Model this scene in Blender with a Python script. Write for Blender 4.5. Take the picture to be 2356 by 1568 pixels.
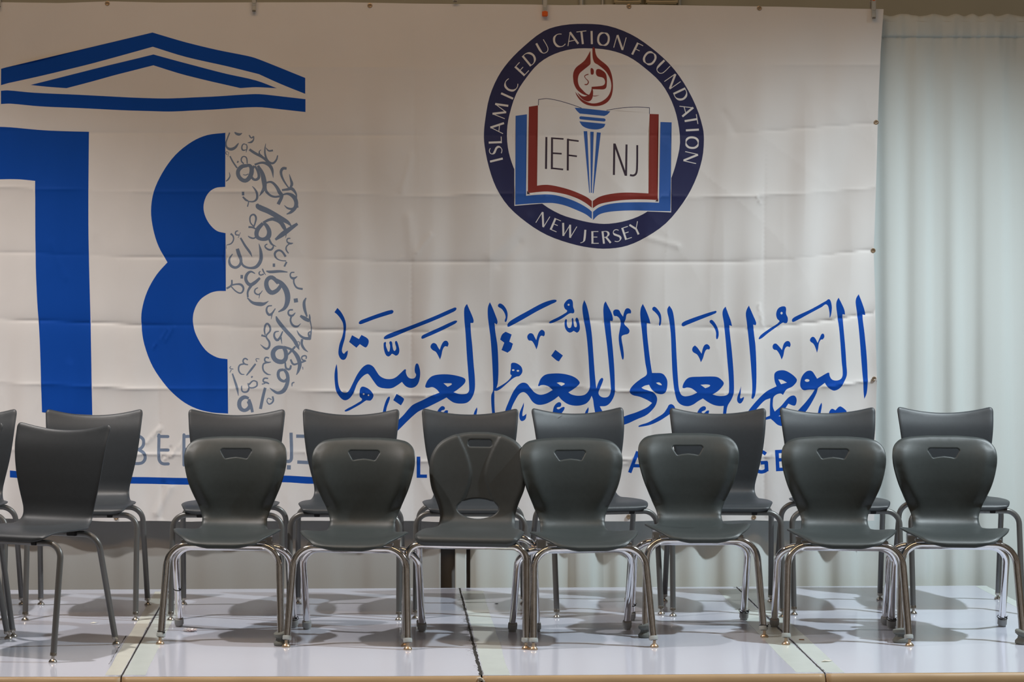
import bpy, bmesh, math, random
import numpy as np
from mathutils import Vector, Matrix
from mathutils.geometry import delaunay_2d_cdt

for o in list(bpy.data.objects): bpy.data.objects.remove(o)
scn = bpy.context.scene
COL = scn.collection
random.seed(7)

# ---------------------------------------------------------------- camera
F = 5290.0                      # focal length in pixels of a 2356 px wide frame
VX, VY, EYE = 880.0, 650.0, 1.45
cam = bpy.data.cameras.new('camera')
cam.sensor_width = 36.0; cam.sensor_fit = 'HORIZONTAL'
cam.lens = F / 2356.0 * 36.0
cam.shift_x = (1178 - VX) / 2356.0
cam.shift_y = -(784 - VY) / 2356.0
cam.clip_end = 200
cob = bpy.data.objects.new('camera', cam); COL.objects.link(cob)
cob.location = (0, 0, EYE); cob.rotation_euler = (math.radians(90), 0, 0)
scn.camera = cob
scn.view_settings.view_transform = 'Standard'
scn.view_settings.look = 'None'
scn.view_settings.gamma = 1.0
scn.view_settings.use_curve_mapping = False
scn.view_settings.exposure = 0.0

# ---------------------------------------------------------------- world and lamps
w = bpy.data.worlds.new('hall_air'); scn.world = w; w.use_nodes = True
nt = w.node_tree; nt.nodes.clear()
wo = nt.nodes.new('ShaderNodeOutputWorld'); bg = nt.nodes.new('ShaderNodeBackground')
# unseen hall as warm dark noise, bright patches added for streaks in chrome
tcw = nt.nodes.new('ShaderNodeTexCoord'); mpw = nt.nodes.new('ShaderNodeMapping'); mpw.inputs['Scale'].default_value = (4.5, 4.5, 0.8)
nzw = nt.nodes.new('ShaderNodeTexNoise'); nzw.inputs['Scale'].default_value = 1.6; nzw.inputs['Detail'].default_value = 3
crw = nt.nodes.new('ShaderNodeValToRGB'); cr = crw.color_ramp
cr.elements[0].position = 0.45; cr.elements[0].color = (0.038, 0.028, 0.018, 1)
cr.elements[1].position = 0.58; cr.elements[1].color = (0.42, 0.34, 0.27, 1)
e3 = cr.elements.new(0.64); e3.color = (0.42, 0.34, 0.27, 1); e4 = cr.elements.new(0.68); e4.color = (1.3, 1.3, 1.3, 1)
nt.links.new(tcw.outputs['Generated'], mpw.inputs[0]); nt.links.new(mpw.outputs[0], nzw.inputs['Vector'])
nt.links.new(nzw.outputs[0], crw.inputs[0]); nt.links.new(crw.outputs[0], bg.inputs[0]); bg.inputs[1].default_value = 0.42
nt.links.new(bg.outputs[0], wo.inputs[0])

def lamp(name, kind, loc, rot, energy, color, **kw):
    l = bpy.data.lights.new(name, kind); l.energy = energy; l.color = color
    for k, v in kw.items(): setattr(l, k, v)
    o = bpy.data.objects.new(name, l); COL.objects.link(o)
    o.location = loc; o.rotation_euler = [math.radians(a) for a in rot]
    return o
lamp('stage_spot_left', 'SPOT', (-2.44, 8.95, 4.35), (-12, 0, 0), 540, (1.0, 0.95, 0.92), spot_size=math.radians(124), spot_blend=0.6, shadow_soft_size=0.07)
lamp('stage_spot_right', 'SPOT', (3.95, 8.95, 4.35), (-12, 16, 0), 940, (0.84, 0.945, 1.0), spot_size=math.radians(124), spot_blend=0.6, shadow_soft_size=0.07)
lamp('warm_fill', 'AREA', (-0.5, 7.3, 5.3), (28, 0, 0), 60, (1.0, 0.64, 0.36), shape='RECTANGLE', size=5, size_y=0.6)  # added warm fill that lifts the upper banner, not a known fixture

# ---------------------------------------------------------------- materials
def mat(name, color, rough=0.5, metal=0.0, noise=0.0, nscale=30, bump=0.0, bscale=200, spec=0.5, color2=None):
    m = bpy.data.materials.new(name); m.use_nodes = True
    t = m.node_tree; b = t.nodes['Principled BSDF']
    b.inputs['Base Color'].default_value = (*color, 1)
    b.inputs['Roughness'].default_value = rough
    b.inputs['Metallic'].default_value = metal
    b.inputs['Specular IOR Level'].default_value = spec
    tc = t.nodes.new('ShaderNodeTexCoord')
    if noise > 0:
        n = t.nodes.new('ShaderNodeTexNoise'); n.inputs['Scale'].default_value = nscale
        n.inputs['Detail'].default_value = 5
        t.links.new(tc.outputs['Object'], n.inputs['Vector'])
        r = t.nodes.new('ShaderNodeMix'); r.data_type = 'RGBA'
        c2 = color2 if color2 else [max(0, c * (1 - noise)) for c in color]
        r.inputs[6].default_value = (*color, 1); r.inputs[7].default_value = (*c2, 1)
        rp = t.nodes.new('ShaderNodeMapRange'); rp.inputs[1].default_value = 0.35; rp.inputs[2].default_value = 0.7
        t.links.new(n.outputs[0], rp.inputs[0]); t.links.new(rp.outputs[0], r.inputs[0])
        t.links.new(r.outputs[2], b.inputs['Base Color'])
    if bump > 0:
        n = t.nodes.new('ShaderNodeTexNoise'); n.inputs['Scale'].default_value = bscale; n.inputs['Detail'].default_value = 3
        t.links.new(tc.outputs['Object'], n.inputs['Vector'])
        bp = t.nodes.new('ShaderNodeBump'); bp.inputs['Strength'].default_value = bump; bp.inputs['Distance'].default_value = 0.001
        t.links.new(n.outputs[0], bp.inputs['Height']); t.links.new(bp.outputs[0], b.inputs['Normal'])
    return m

M = {}
M['white'] = mat('banner_white', (0.80, 0.79, 0.78), 0.8, noise=0.03, nscale=4, spec=.2)
M['blue'] = mat('banner_blue', (0.003, 0.072, 0.43), 0.7, spec=.15)
M['slate'] = mat('banner_slate', (0.19, 0.25, 0.36), 0.6, spec=.2)
M['navy'] = mat('banner_navy', (0.012, 0.016, 0.085), 0.6)
M['red'] = mat('banner_red', (0.24, 0.022, 0.014), 0.6)
M['ink'] = mat('banner_ink', (0.035, 0.02, 0.04), 0.6)
M['royal'] = mat('banner_royal', (0.022, 0.11, 0.43), 0.6)
M['curtain'] = mat('drape_cloth', (0.65, 0.705, 0.695), 0.85, bump=0.15, bscale=300)
M['grey_cloth'] = mat('grey_drape_cloth', (0.43, 0.435, 0.425), 0.85, bump=0.15, bscale=300)
M['fold_shade'] = mat('fold_shade_grey', (0.17, 0.17, 0.17), 0.9)  # shade of deep drape folds, put into the colour
M['plastic'] = mat('grey_plastic', (0.043, 0.053, 0.054), 0.42, noise=0.10, nscale=60, bump=0.25, bscale=900)
M['plastic_tall'] = mat('slate_plastic', (0.038, 0.045, 0.052), 0.43, noise=0.08, nscale=60, bump=0.25, bscale=900)
M['plastic_loop'] = mat('warm_grey_plastic', (0.046, 0.053, 0.054), 0.5, noise=0.08, nscale=60, bump=0.2, bscale=900)
M['chrome'] = mat('chrome', (0.78, 0.77, 0.78), 0.07, 1.0)
M['bronze'] = mat('worn_chrome', (0.80, 0.78, 0.76), 0.09, 1.0, noise=0.2, nscale=25)
M['paint'] = mat('grey_paint', (0.15, 0.15, 0.145), 0.36, 0.35)
M['brass'] = mat('glide_metal', (0.55, 0.42, 0.29), 0.28, 0.8)
M['nickel'] = mat('collar_metal', (0.5, 0.47, 0.42), 0.25, 1.0)
M['rubber'] = mat('grey_rubber', (0.30, 0.305, 0.30), 0.6)
M['cap'] = mat('pale_rubber', (0.38, 0.41, 0.40), 0.65)
M['foam'] = mat('grey_foam', (0.17, 0.18, 0.165), 0.9, bump=0.5, bscale=300)
M['black'] = mat('black_nylon', (0.010, 0.010, 0.011), 0.45)
M['wood'] = mat('fascia_wood', (0.80, 0.55, 0.29), 0.6, noise=0.25, nscale=9)
M['tape_green'] = mat('pale_green_tape', (0.60, 0.655, 0.62), 0.28, noise=0.06, nscale=12)
M['tape_cream'] = mat('cream_tape', (0.66, 0.66, 0.58), 0.35, noise=0.08, nscale=12)
M['wall'] = mat('wall_paint', (0.56, 0.56, 0.47), 0.8, noise=0.08, nscale=3)
M['hallfloor'] = mat('hall_floor', (0.24, 0.225, 0.20), 0.35, noise=0.2, nscale=4)
M['cream'] = mat('cream_metal', (0.62, 0.55, 0.38), 0.5)
M['steel'] = mat('galvanised_steel', (0.62, 0.63, 0.60), 0.35, 0.5)
M['edge'] = mat('tan_edge_vinyl', (0.50, 0.335, 0.175), 0.5, noise=0.12, nscale=7)
M['orange'] = mat('orange_vinyl', (0.75, 0.13, 0.012), 0.4)
M['paper'] = mat('white_paper', (0.7, 0.68, 0.6), 0.7)
M['foil'] = mat('wrapper_film', (0.9, 0.89, 0.88), 0.18, 0.3, noise=0.8, nscale=28, color2=(0.62, 0.45, 0.42))
M['brown'] = mat('brown_card', (0.22, 0.13, 0.07), 0.8)
M['dirt'] = mat('dark_grit', (0.03, 0.028, 0.024), 0.9)

def deck_material():
    m = bpy.data.materials.new('gloss_white_deck'); m.use_nodes = True
    t = m.node_tree; b = t.nodes['Principled BSDF']; L = t.links.new
    b.inputs['Roughness'].default_value = 0.13
    tc = t.nodes.new('ShaderNodeTexCoord'); sp = t.nodes.new('ShaderNodeSeparateXYZ')
    L(tc.outputs['UV'], sp.inputs[0])         # u: metres from the nearest side seam, v: metres from the back
    n = t.nodes.new('ShaderNodeTexNoise'); n.inputs['Scale'].default_value = 55; n.inputs['Detail'].default_value = 8; n.inputs['Roughness'].default_value = 0.7
    L(tc.outputs['Object'], n.inputs['Vector'])
    n2 = t.nodes.new('ShaderNodeTexNoise'); n2.inputs['Scale'].default_value = 5; n2.inputs['Detail'].default_value = 3
    L(tc.outputs['Object'], n2.inputs['Vector'])
    fall = t.nodes.new('ShaderNodeMapRange'); fall.inputs[1].default_value = 0.0; fall.inputs[2].default_value = 0.055
    fall.inputs[3].default_value = 0.24; fall.inputs[4].default_value = 0.0
    L(sp.outputs[0], fall.inputs[0])
    a = t.nodes.new('ShaderNodeMath'); a.operation = 'ADD'; L(n.outputs[0], a.inputs[0]); L(fall.outputs[0], a.inputs[1])
    th = t.nodes.new('ShaderNodeMapRange'); th.inputs[1].default_value = 0.70; th.inputs[2].default_value = 0.76
    L(a.outputs[0], th.inputs[0])
    g = t.nodes.new('ShaderNodeMapRange'); g.inputs[1].default_value = 0.45; g.inputs[2].default_value = 0.6
    L(n2.outputs[0], g.inputs[0])
    mu = t.nodes.new('ShaderNodeMath'); mu.operation = 'MULTIPLY'; L(th.outputs[0], mu.inputs[0]); L(g.outputs[0], mu.inputs[1])
    mx = t.nodes.new('ShaderNodeMix'); mx.data_type = 'RGBA'
    mx.inputs[6].default_value = (0.59, 0.61, 0.70, 1); mx.inputs[7].default_value = (0.10, 0.10, 0.09, 1)
    L(mu.outputs[0], mx.inputs[0]); L(mx.outputs[2], b.inputs['Base Color'])
    return m
M['deck'] = deck_material()

# ---------------------------------------------------------------- helpers
def tag(o, label=None, cat=None, group=None, kind=None):
    if label: o['label'] = label
    if cat: o['category'] = cat
    if group: o['group'] = group
    if kind: o['kind'] = kind
    return o
def empty(name, loc=(0, 0, 0), rz=0.0):
    o = bpy.data.objects.new(name, None); COL.objects.link(o)
    o.empty_display_size = 0.1; o.location = loc; o.rotation_euler = (0, 0, rz); return o
def link_mesh(name, me, mats, parent=None, smooth=True):
    for m in (mats if isinstance(mats, (list, tuple)) else [mats]): me.materials.append(m)
    if smooth:
        me.polygons.foreach_set('use_smooth', [True] * len(me.polygons))
    me.update()
    o = bpy.data.objects.new(name, me); COL.objects.link(o)
    if parent: o.parent = parent
    return o
def from_data(name, V, Fc, mats, parent=None, smooth=True, sharp=None):
    me = bpy.data.meshes.new(name); me.from_pydata([tuple(v) for v in V], [], [tuple(f) for f in Fc])
    if smooth and sharp:
        me.polygons.foreach_set('use_smooth', [True] * len(me.polygons))
        me.set_sharp_from_angle(angle=math.radians(sharp))
    return link_mesh(name, me, mats, parent, smooth)
class MB:
    def __init__(s): s.v = []; s.f = []
    def add(s, V, Fc):
        k = len(s.v); s.v += [tuple(p) for p in V]; s.f += [tuple(i + k for i in f) for f in Fc]; return s
    def box(s, a, b, bev=0.0):
        bm = bmesh.new(); bmesh.ops.create_cube(bm, size=1)
        c = [(a[i] + b[i]) / 2 for i in range(3)]; d = [abs(b[i] - a[i]) for i in range(3)]
        for v in bm.verts: v.co = Vector((c[0] + v.co.x * d[0], c[1] + v.co.y * d[1], c[2] + v.co.z * d[2]))
        if bev > 0: bmesh.ops.bevel(bm, geom=list(bm.edges), offset=bev, segments=2, affect='EDGES')
        bm.verts.index_update(); V = [v.co.copy() for v in bm.verts]; Fc = [[v.index for v in f.verts] for f in bm.faces]
        bm.free(); return s.add(V, Fc)
    def tube(s, pts, r, n=14, caps=True):
        P = [Vector(p) for p in pts]; R = r if isinstance(r, (list, tuple)) else [r] * len(P)
        V = []; Fc = []; T = []
        for i in range(len(P)):
            T.append((P[min(i + 1, len(P) - 1)] - P[max(i - 1, 0)]).normalized())
        up = Vector((0, 0, 1)) if abs(T[0].z) < 0.9 else Vector((0, 1, 0))
        a = T[0].cross(up).normalized()
        for i in range(len(P)):
            a = (a - T[i] * a.dot(T[i])).normalized(); b = T[i].cross(a)
            for k in range(n):
                q = 2 * math.pi * k / n
                V.append(P[i] + (a * math.cos(q) + b * math.sin(q)) * R[i])
        for i in range(len(P) - 1):
            for k in range(n):
                Fc.append((i * n + k, i * n + (k + 1) % n, (i + 1) * n + (k + 1) % n, (i + 1) * n + k))
        if caps:
            Fc.append(tuple(range(n - 1, -1, -1))); Fc.append(tuple((len(P) - 1) * n + k for k in range(n)))
        return s.add(V, Fc)
    def lathe(s, prof, c=(0, 0, 0), n=20, axis=None):
        c = Vector(c); V = []; Fc = []
        ax = Vector(axis).normalized() if axis else Vector((0, 0, 1))
        q = Vector((0, 0, 1)).rotation_difference(ax)
        for (r, z) in prof:
            for k in range(n):
                t = 2 * math.pi * k / n
                V.append(c + q @ Vector((r * math.cos(t), r * math.sin(t), z)))
        for i in range(len(prof) - 1):
            for k in range(n):
                Fc.append((i * n + k, i * n + (k + 1) % n, (i + 1) * n + (k + 1) % n, (i + 1) * n + k))
        Fc.append(tuple(range(n - 1, -1, -1))); Fc.append(tuple((len(prof) - 1) * n + k for k in range(n)))
        return s.add(V, Fc)
    def obj(s, name, m, parent=None, smooth=True, sharp=40):
        return from_data(name, s.v, s.f, m, parent, smooth, sharp)
def fillet(pts, radii, n=8):
    P = [Vector(p) for p in pts]; out = [P[0]]
    for i in range(1, len(P) - 1):
        a = (P[i - 1] - P[i]).normalized(); b = (P[i + 1] - P[i]).normalized()
        r = radii[i - 1]; ang = a.angle(b); d = r / math.tan(ang / 2)
        p0 = P[i] + a * d; p1 = P[i] + b * d
        cen = P[i] + (a + b).normalized() * (r / math.sin(ang / 2))
        u = (p0 - cen); v = (p1 - cen); th = u.angle(v)
        for k in range(n + 1):
            t = k / n
            out.append(cen + (u * math.sin((1 - t) * th) + v * math.sin(t * th)) / math.sin(th))
    out.append(P[-1]); return out
def copy_tree(o, parent=None):
    c = o.copy(); COL.objects.link(c); c.parent = parent
    for ch in [x for x in bpy.data.objects if x.parent == o]: copy_tree(ch, c)
    return c
def children(o): return [x for x in bpy.data.objects if x.parent == o]

# ---------------------------------------------------------------- printed artwork, traced in photo pixels
def parse(s):
    out = []
    for tok in s.split():
        c = tok.endswith('!'); tok = tok.rstrip('!')
        out.append((tuple(float(a) for a in tok.split(',')), c))
    return out
def smooth_closed(pts, n=4):
    N = len(pts); out = []
    for i in range(N):
        p0, p1, p2, p3 = pts[i - 1], pts[i], pts[(i + 1) % N], pts[(i + 2) % N]
        a1 = np.array(p1[0]); a2 = np.array(p2[0]); a0 = np.array(p0[0]); a3 = np.array(p3[0])
        L = np.linalg.norm(a2 - a1) + 1e-6
        m1 = (a2 - a0) if not p1[1] else (a2 - a1)
        m2 = (a3 - a1) if not p2[1] else (a2 - a1)
        if p1[1] and p2[1]: out.append(a1); continue
        m1 = m1 / (np.linalg.norm(m1) + 1e-6) * L; m2 = m2 / (np.linalg.norm(m2) + 1e-6) * L
        for k in range(n):
            t = k / n; h = (2*t**3-3*t*t+1, t**3-2*t*t+t, -2*t**3+3*t*t, t**3-t*t)
            out.append(a1 * h[0] + m1 * h[1] + a2 * h[2] + m2 * h[3])
    return np.array(out)
def smooth_open(P, n=4):
    P = np.array(P, float)
    if len(P) < 3: return P
    out = []
    for i in range(len(P) - 1):
        a1, a2 = P[i], P[i + 1]; L = np.linalg.norm((a2 - a1)[:2]) + 1e-6
        a0 = P[i - 1] if i > 0 else a1; a3 = P[i + 2] if i + 2 < len(P) else a2
        m1 = a2 - a0; m1 = m1 / (np.linalg.norm(m1[:2]) + 1e-6) * L
        m2 = a3 - a1; m2 = m2 / (np.linalg.norm(m2[:2]) + 1e-6) * L
        for k in range(n):
            t = k / n; h = (2*t**3-3*t*t+1, t**3-2*t*t+t, -2*t**3+3*t*t, t**3-t*t)
            out.append(a1 * h[0] + m1 * h[1] + a2 * h[2] + m2 * h[3])
    out.append(P[-1]); return np.array(out)
def ribbon(P, cap='flat'):
    P = np.array(P, float); T = np.gradient(P[:, :2], axis=0)
    T /= (np.linalg.norm(T, axis=1)[:, None] + 1e-9); Nn = np.stack([-T[:, 1], T[:, 0]], 1)
    h = P[:, 2:3] / 2; A = P[:, :2] + Nn * h; B = P[:, :2] - Nn * h
    if cap == 'round':
        def arc(c, d, r, s):
            return [c + s * (d[::1] * 0) + np.array([math.cos(q), math.sin(q)]) * r for q in s]
        e = P[-1, :2]; ang = math.atan2(Nn[-1, 1], Nn[-1, 0]); r = P[-1, 2] / 2
        c1 = [e + np.array([math.cos(ang - math.pi * k / 6), math.sin(ang - math.pi * k / 6)]) * r for k in range(1, 6)]
        e = P[0, :2]; ang = math.atan2(-Nn[0, 1], -Nn[0, 0]); r = P[0, 2] / 2
        c0 = [e + np.array([math.cos(ang - math.pi * k / 6), math.sin(ang - math.pi * k / 6)]) * r for k in range(1, 6)]
        return np.vstack([A, c1, B[::-1], c0])
    return np.vstack([A, B[::-1]])
ART = []            # (material key, polygon in photo pixels); a later one lies over an earlier one
SW = 1.0
class Z:
    def __init__(s, ox, oy, k): s.o = np.array([ox, oy]); s.k = k
    def poly(s, key, txt, n=4): ART.append((key, smooth_closed(parse(txt), n) / s.k + s.o))
    def stroke(s, key, txt, w=None, cap='flat', n=4, smooth=True):
        for part in txt.split('|'):
            P = [p for p, c in parse(part)]
            P = [(p[0], p[1], p[2] if len(p) > 2 else w) for p in P]
            if smooth: P = smooth_open(P, n)
            P = np.array(P, float); P[:, :2] = P[:, :2] / s.k + s.o; P[:, 2] *= SW / s.k
            ART.append((key, ribbon(P, cap)))
    def ell(s, key, x, y, rx, ry):
        ART.append((key, np.array([(x + rx * math.cos(a), y + ry * math.sin(a)) for a in np.linspace(0, 2 * math.pi, 14, False)]) / s.k + s.o))
    def rect(s, key, x, y, w, h, rot=0.0):
        c, q = math.cos(rot), math.sin(rot)
        ART.append((key, np.array([(x + a * w / 2 * c - b * h / 2 * q, y + a * w / 2 * q + b * h / 2 * c) for a, b in ((-1, -1), (1, -1), (1, 1), (-1, 1))]) / s.k + s.o))
z1 = Z(750, 670, 4.7525); z2 = Z(1100, 670, 4.7514); z3 = Z(1400, 670, 4.7514); z4 = Z(1680, 660, 4.7514)
z5 = Z(510, 290, 4.6136); z6 = Z(510, 610, 4.4818); z7 = Z(1100, 40, 2.85); z8 = Z(1280, 90, 9.222); z9 = Z(1160, 210, 5.057)
z10 = Z(0, 60, 3.2722); z11 = Z(0, 280, 2.3054); zb = Z(300, 980, 10.4556); zc = Z(640, 970, 9.8); z0 = Z(0, 0, 1.0)
B_ = 'blue'
for t in ["125,180! 165,225 205,300 220,370 215,440 205,520 185,590 175,650 195,680 215,660 240,645! 235,690 215,735 190,748 160,735 138,690 137,640 150,570 175,500 190,430 185,350 160,300 120,250 92,228!",
 "358,345 375,320 420,300 600,235 715,203 738,215 728,240 700,250 540,300 420,345 375,358",
 "285,478! 360,520! 388,475! 455,515 468,550 450,600 430,612 370,575! 333,615! 253,552!",
 "632,515 645,490 700,460 900,385 1200,265 1400,178 1425,180 1420,205 1380,230 1200,310 900,430 720,505 650,523",
 "1043,510 1050,485 1090,462 1250,390 1400,322 1433,322 1425,342 1390,365 1250,435 1100,500 1055,518",
 "630,580 635,560 655,555 655,590 670,635 685,660 697,640 700,590 692,560 705,545 722,555 728,600 740,645 755,650 768,620 755,565 760,545 775,545 795,600 803,650 790,690 765,703 740,690 722,683 705,700 682,712 655,695 635,640",
 "1143,610 1150,580 1175,563 1205,575 1225,610 1243,638! 1265,580 1290,545 1320,540 1340,570 1330,605! 1300,600 1275,640 1262,700 1247,745! 1225,700 1200,660 1165,640",
 "115,793! 100,850 93,920 97,1000 110,1080 135,1130 175,1175 215,1188 260,1165 300,1110 345,1000 400,930 450,900 470,910 520,980 570,1040 640,1060 720,1058 790,1020 830,990! 870,1035 920,1055 970,1045 1005,1010 1025,950 1030,880 1015,810 998,787 980,800 970,850 973,885 985,910 970,945 930,953 895,935 875,890 875,855! 862,852 820,890 770,935 720,957 650,955 590,925 550,870 520,825 480,800 440,802 395,835 340,910 290,1010 245,1090 205,1105 165,1085 140,1030 130,960 127,880 120,810!",
 "375,1060 395,1040 430,1045 480,1075 515,1120 518,1150 490,1190 460,1192 440,1190 380,1230 300,1275 240,1305 205,1307 225,1285 290,1250 350,1215 395,1180 370,1150 367,1110",
 "620,1330! 625,1300 640,1240 665,1175 690,1150 700,1160 690,1200 665,1270 655,1330!",
 "772,1120! 850,1170 850,1195 820,1247! 735,1190!",
 "1087,1045 1090,1015 1115,965 1160,925 1240,907 1350,907 1450,925 1515,950 1525,980 1500,1020 1440,1070 1395,1100! 1460,1120 1530,1118 1555,1100 1565,1070 1555,900 1540,700 1525,450 1512,300 1512,190 1530,150 1543,138! 1565,190 1600,270 1615,320 1610,345! 1580,345! 1585,450 1600,600 1615,800 1628,950 1625,1080 1590,1170 1540,1215 1470,1225 1400,1215 1350,1185 1318,1158! 1240,1200 1130,1255 1065,1285 1000,1320 900,1410 840,1470 775,1532 690,1590! 720,1500 780,1420 850,1350 900,1290 950,1240 1050,1190 1150,1140 1240,1105! 1210,1070 1165,1045 1115,1052",
 "1210,1320! 1240,1275 1270,1252 1298,1265 1295,1290 1265,1300 1255,1312! 1285,1318 1310,1298 1335,1300! 1330,1335 1290,1390 1230,1380",
 "1650,1265! 1655,1290 1645,1350! 1612,1350! 1625,1310"]: z1.poly(B_, t)
z1.ell('white', 412, 1120, 10, 10); z1.ell('white', 465, 1133, 9, 9); z1.poly('white', "1285,1003! 1370,1003! 1375,1015 1330,1042!")
for t in ["128,117! 108,170 105,250 115,350 135,500 150,700 160,900 163,1080 145,1130 143,1200 150,1300 160,1400! 195,1400! 182,1300 178,1200 178,1130 176,1085! 205,1085 250,1060 320,1000 380,950 420,930 450,925 480,890 483,850 465,815 420,785 380,778 360,790 357,840 350,900 365,920 330,970 270,1015 200,1055! 215,1000 222,850 212,600 190,450 180,345! 205,362! 213,330 190,260 150,160",
 "218,165 222,140 245,132 280,155 310,200 322,250 315,310 300,335 290,320 300,280 285,230 255,190",
 "320,380 325,350 370,310 550,210 700,130 800,95 855,93 855,112 800,140 650,215 500,300 370,370 330,387",
 "985,88 1015,85 1035,110 1040,170 1053,210 1045,238 1010,238 985,250 920,295 840,335 790,350 778,340 800,320 870,285 940,245 975,215 950,190 938,150 955,115",
 "948,330 960,303 972,310 972,360 985,395 1005,400 1020,385 1028,330 1025,300 1038,290 1045,330 1055,385 1075,390 1080,360 1065,310 1078,287 1095,300 1112,370 1110,420 1085,450 1060,440 1045,432 1025,445 1000,450 970,430 950,390",
 "240,525! 262,470 300,440! 366,470! 340,548! 380,570! 355,640 320,668! 255,640! 285,560!",
 "538,505 545,475 570,457 600,465 620,500 637,532! 655,470 675,435 700,420 728,440 730,475 720,492! 690,485 670,520 655,590 640,635! 610,570 585,540 555,535",
 "845,638! 928,700! 885,765! 860,755 800,703!",
 "300,1285 330,1210 380,1100 430,1030 480,998 530,1005 570,1050 620,1105 680,1130 750,1115 815,1078! 780,1045 730,1025 690,1025 660,1035 665,1005 690,950 740,910 820,897 900,897 980,910 1060,940 1110,990 1100,1020 1040,1070 988,1103! 1020,1125 1090,1140 1160,1130 1200,1095 1220,1040 1215,900 1200,650 1180,450 1145,250 1140,160 1160,93! 1185,150 1210,250 1240,450 1260,700 1275,900 1290,1060! 1320,980 1350,945 1367,955 1360,990 1335,1050 1315,1105 1330,1140 1370,1158 1420,1150 1445,1110 1450,1050 1435,850 1410,600 1385,400 1368,220 1375,140 1393,108! 1420,160 1460,240 1475,300 1470,325! 1445,320! 1455,450 1475,650 1490,850 1495,1050 1490,1130 1450,1210 1400,1250 1330,1255! 1360,1310 1390,1360 1395,1400! 1300,1400! 1280,1330 1265,1250 1255,1180 1240,1140! 1215,1190 1170,1230 1080,1250 990,1235 920,1190 880,1145! 820,1190 740,1230 660,1240 600,1210 550,1140 520,1110 490,1100 450,1120 410,1180 370,1260 350,1330! 290,1330!",
 "500,1213! 485,1250 455,1320 450,1370 465,1410 490,1415 520,1390 530,1335! 505,1355 485,1360 490,1300 500,1250",
 "820,1300 835,1250 870,1215 900,1213 910,1235 900,1260 875,1265 860,1275 880,1288 915,1268 945,1265 940,1295 915,1330 900,1360 820,1360",
 "1205,1263! 1208,1290 1195,1350! 1165,1350! 1175,1310"]: z2.poly(B_, t)
z2.ell('white', 383, 859, 14, 10); z2.ell('white', 435, 867, 14, 10); z2.ell('white', 990, 146, 11, 11)
z2.poly('white', "860,998! 900,992 945,1005 945,1015 910,1033!")
for t in ["52,240 55,210 80,197 115,205 135,240 160,275! 170,230 190,190 220,185 245,210 245,240! 215,242 198,255 190,300 175,355 215,400 230,430 215,462 170,475 145,490 145,530 160,620 168,700 160,745 148,735 130,650 115,560 112,490 125,410 135,345 120,295 90,270 65,268",
 "373,135! 352,180 345,250 360,400 380,600 400,780 418,880 410,915 350,955 280,1010 235,1065 230,1100 260,1130 340,1150 420,1185 475,1218! 420,1265 300,1320 190,1358 100,1400! 100,1475! 200,1447 300,1400 420,1345 500,1265 528,1200 525,1150 490,1105 430,1080 380,1065 357,1050! 390,1030 440,1018! 470,1070 520,1110 580,1122 620,1100 640,1040 640,970 610,915 575,893 520,890 475,890! 455,760 435,600 420,450 418,345! 458,352! 445,300 410,210",
 "478,200 482,175 505,168 540,200 570,250 577,310 568,370 553,372 555,310 540,265 505,225",
 "665,155! 643,190 643,230 660,300 680,450 690,700 700,900 715,1050 730,1130 755,1200 800,1240 870,1255 930,1235 980,1200 1033,1170! 1090,1210 1150,1240 1210,1252 1258,1250! 1250,1330 1245,1400! 1280,1400! 1285,1330 1300,1250 1340,1180 1365,1110 1370,1000 1365,850 1350,650 1330,450 1325,370! 1355,380! 1340,320 1310,240 1282,165! 1255,200 1248,250 1265,350 1280,500 1300,750 1315,950 1315,1080 1300,1125 1240,1142 1180,1138 1138,1125! 1200,1085 1250,1030 1260,1000 1240,970 1200,940 1150,930 1000,932 900,937 860,955 825,1000 810,1050 825,1058 860,1050 910,1060 970,1105! 920,1130 860,1145 820,1143 790,1120 770,1060 760,950 745,700 735,500 722,330 700,210",
 "802,370 808,345 850,320 1000,265 1170,212 1183,222 1170,240 1000,310 850,370 820,382",
 "1108,335 1115,315 1135,312 1170,350 1200,410 1208,470 1197,515 1185,522 1178,500 1178,450 1160,400 1130,360",
 "948,590! 975,615 1000,650 1020,680! 1035,620 1055,585 1085,578 1112,610 1105,635! 1075,635 1055,665 1035,730 1012,775! 995,730 970,690 930,665 917,640 925,610",
 "640,1275 660,1240 690,1232 720,1255 728,1290 700,1320 640,1360 560,1410 460,1455 350,1477 325,1475 345,1458 430,1430 540,1370 600,1330",
 "970,1335 990,1290 1020,1262 1050,1255 1067,1270 1060,1295 1040,1305 1020,1320 1045,1330 1075,1305 1102,1300! 1095,1335 1070,1370 980,1370",
 "1445,1035! 1430,1080 1405,1150 1403,1195 1425,1222 1450,1215 1475,1170 1475,1148! 1450,1165 1435,1165 1440,1110"]: z3.poly(B_, t)
z3.poly('white', "517,997! 550,993 575,1010 580,1025! 545,1018"); z3.poly('white', "1008,1020! 1080,1017 1112,1030 1060,1058!")
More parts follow.
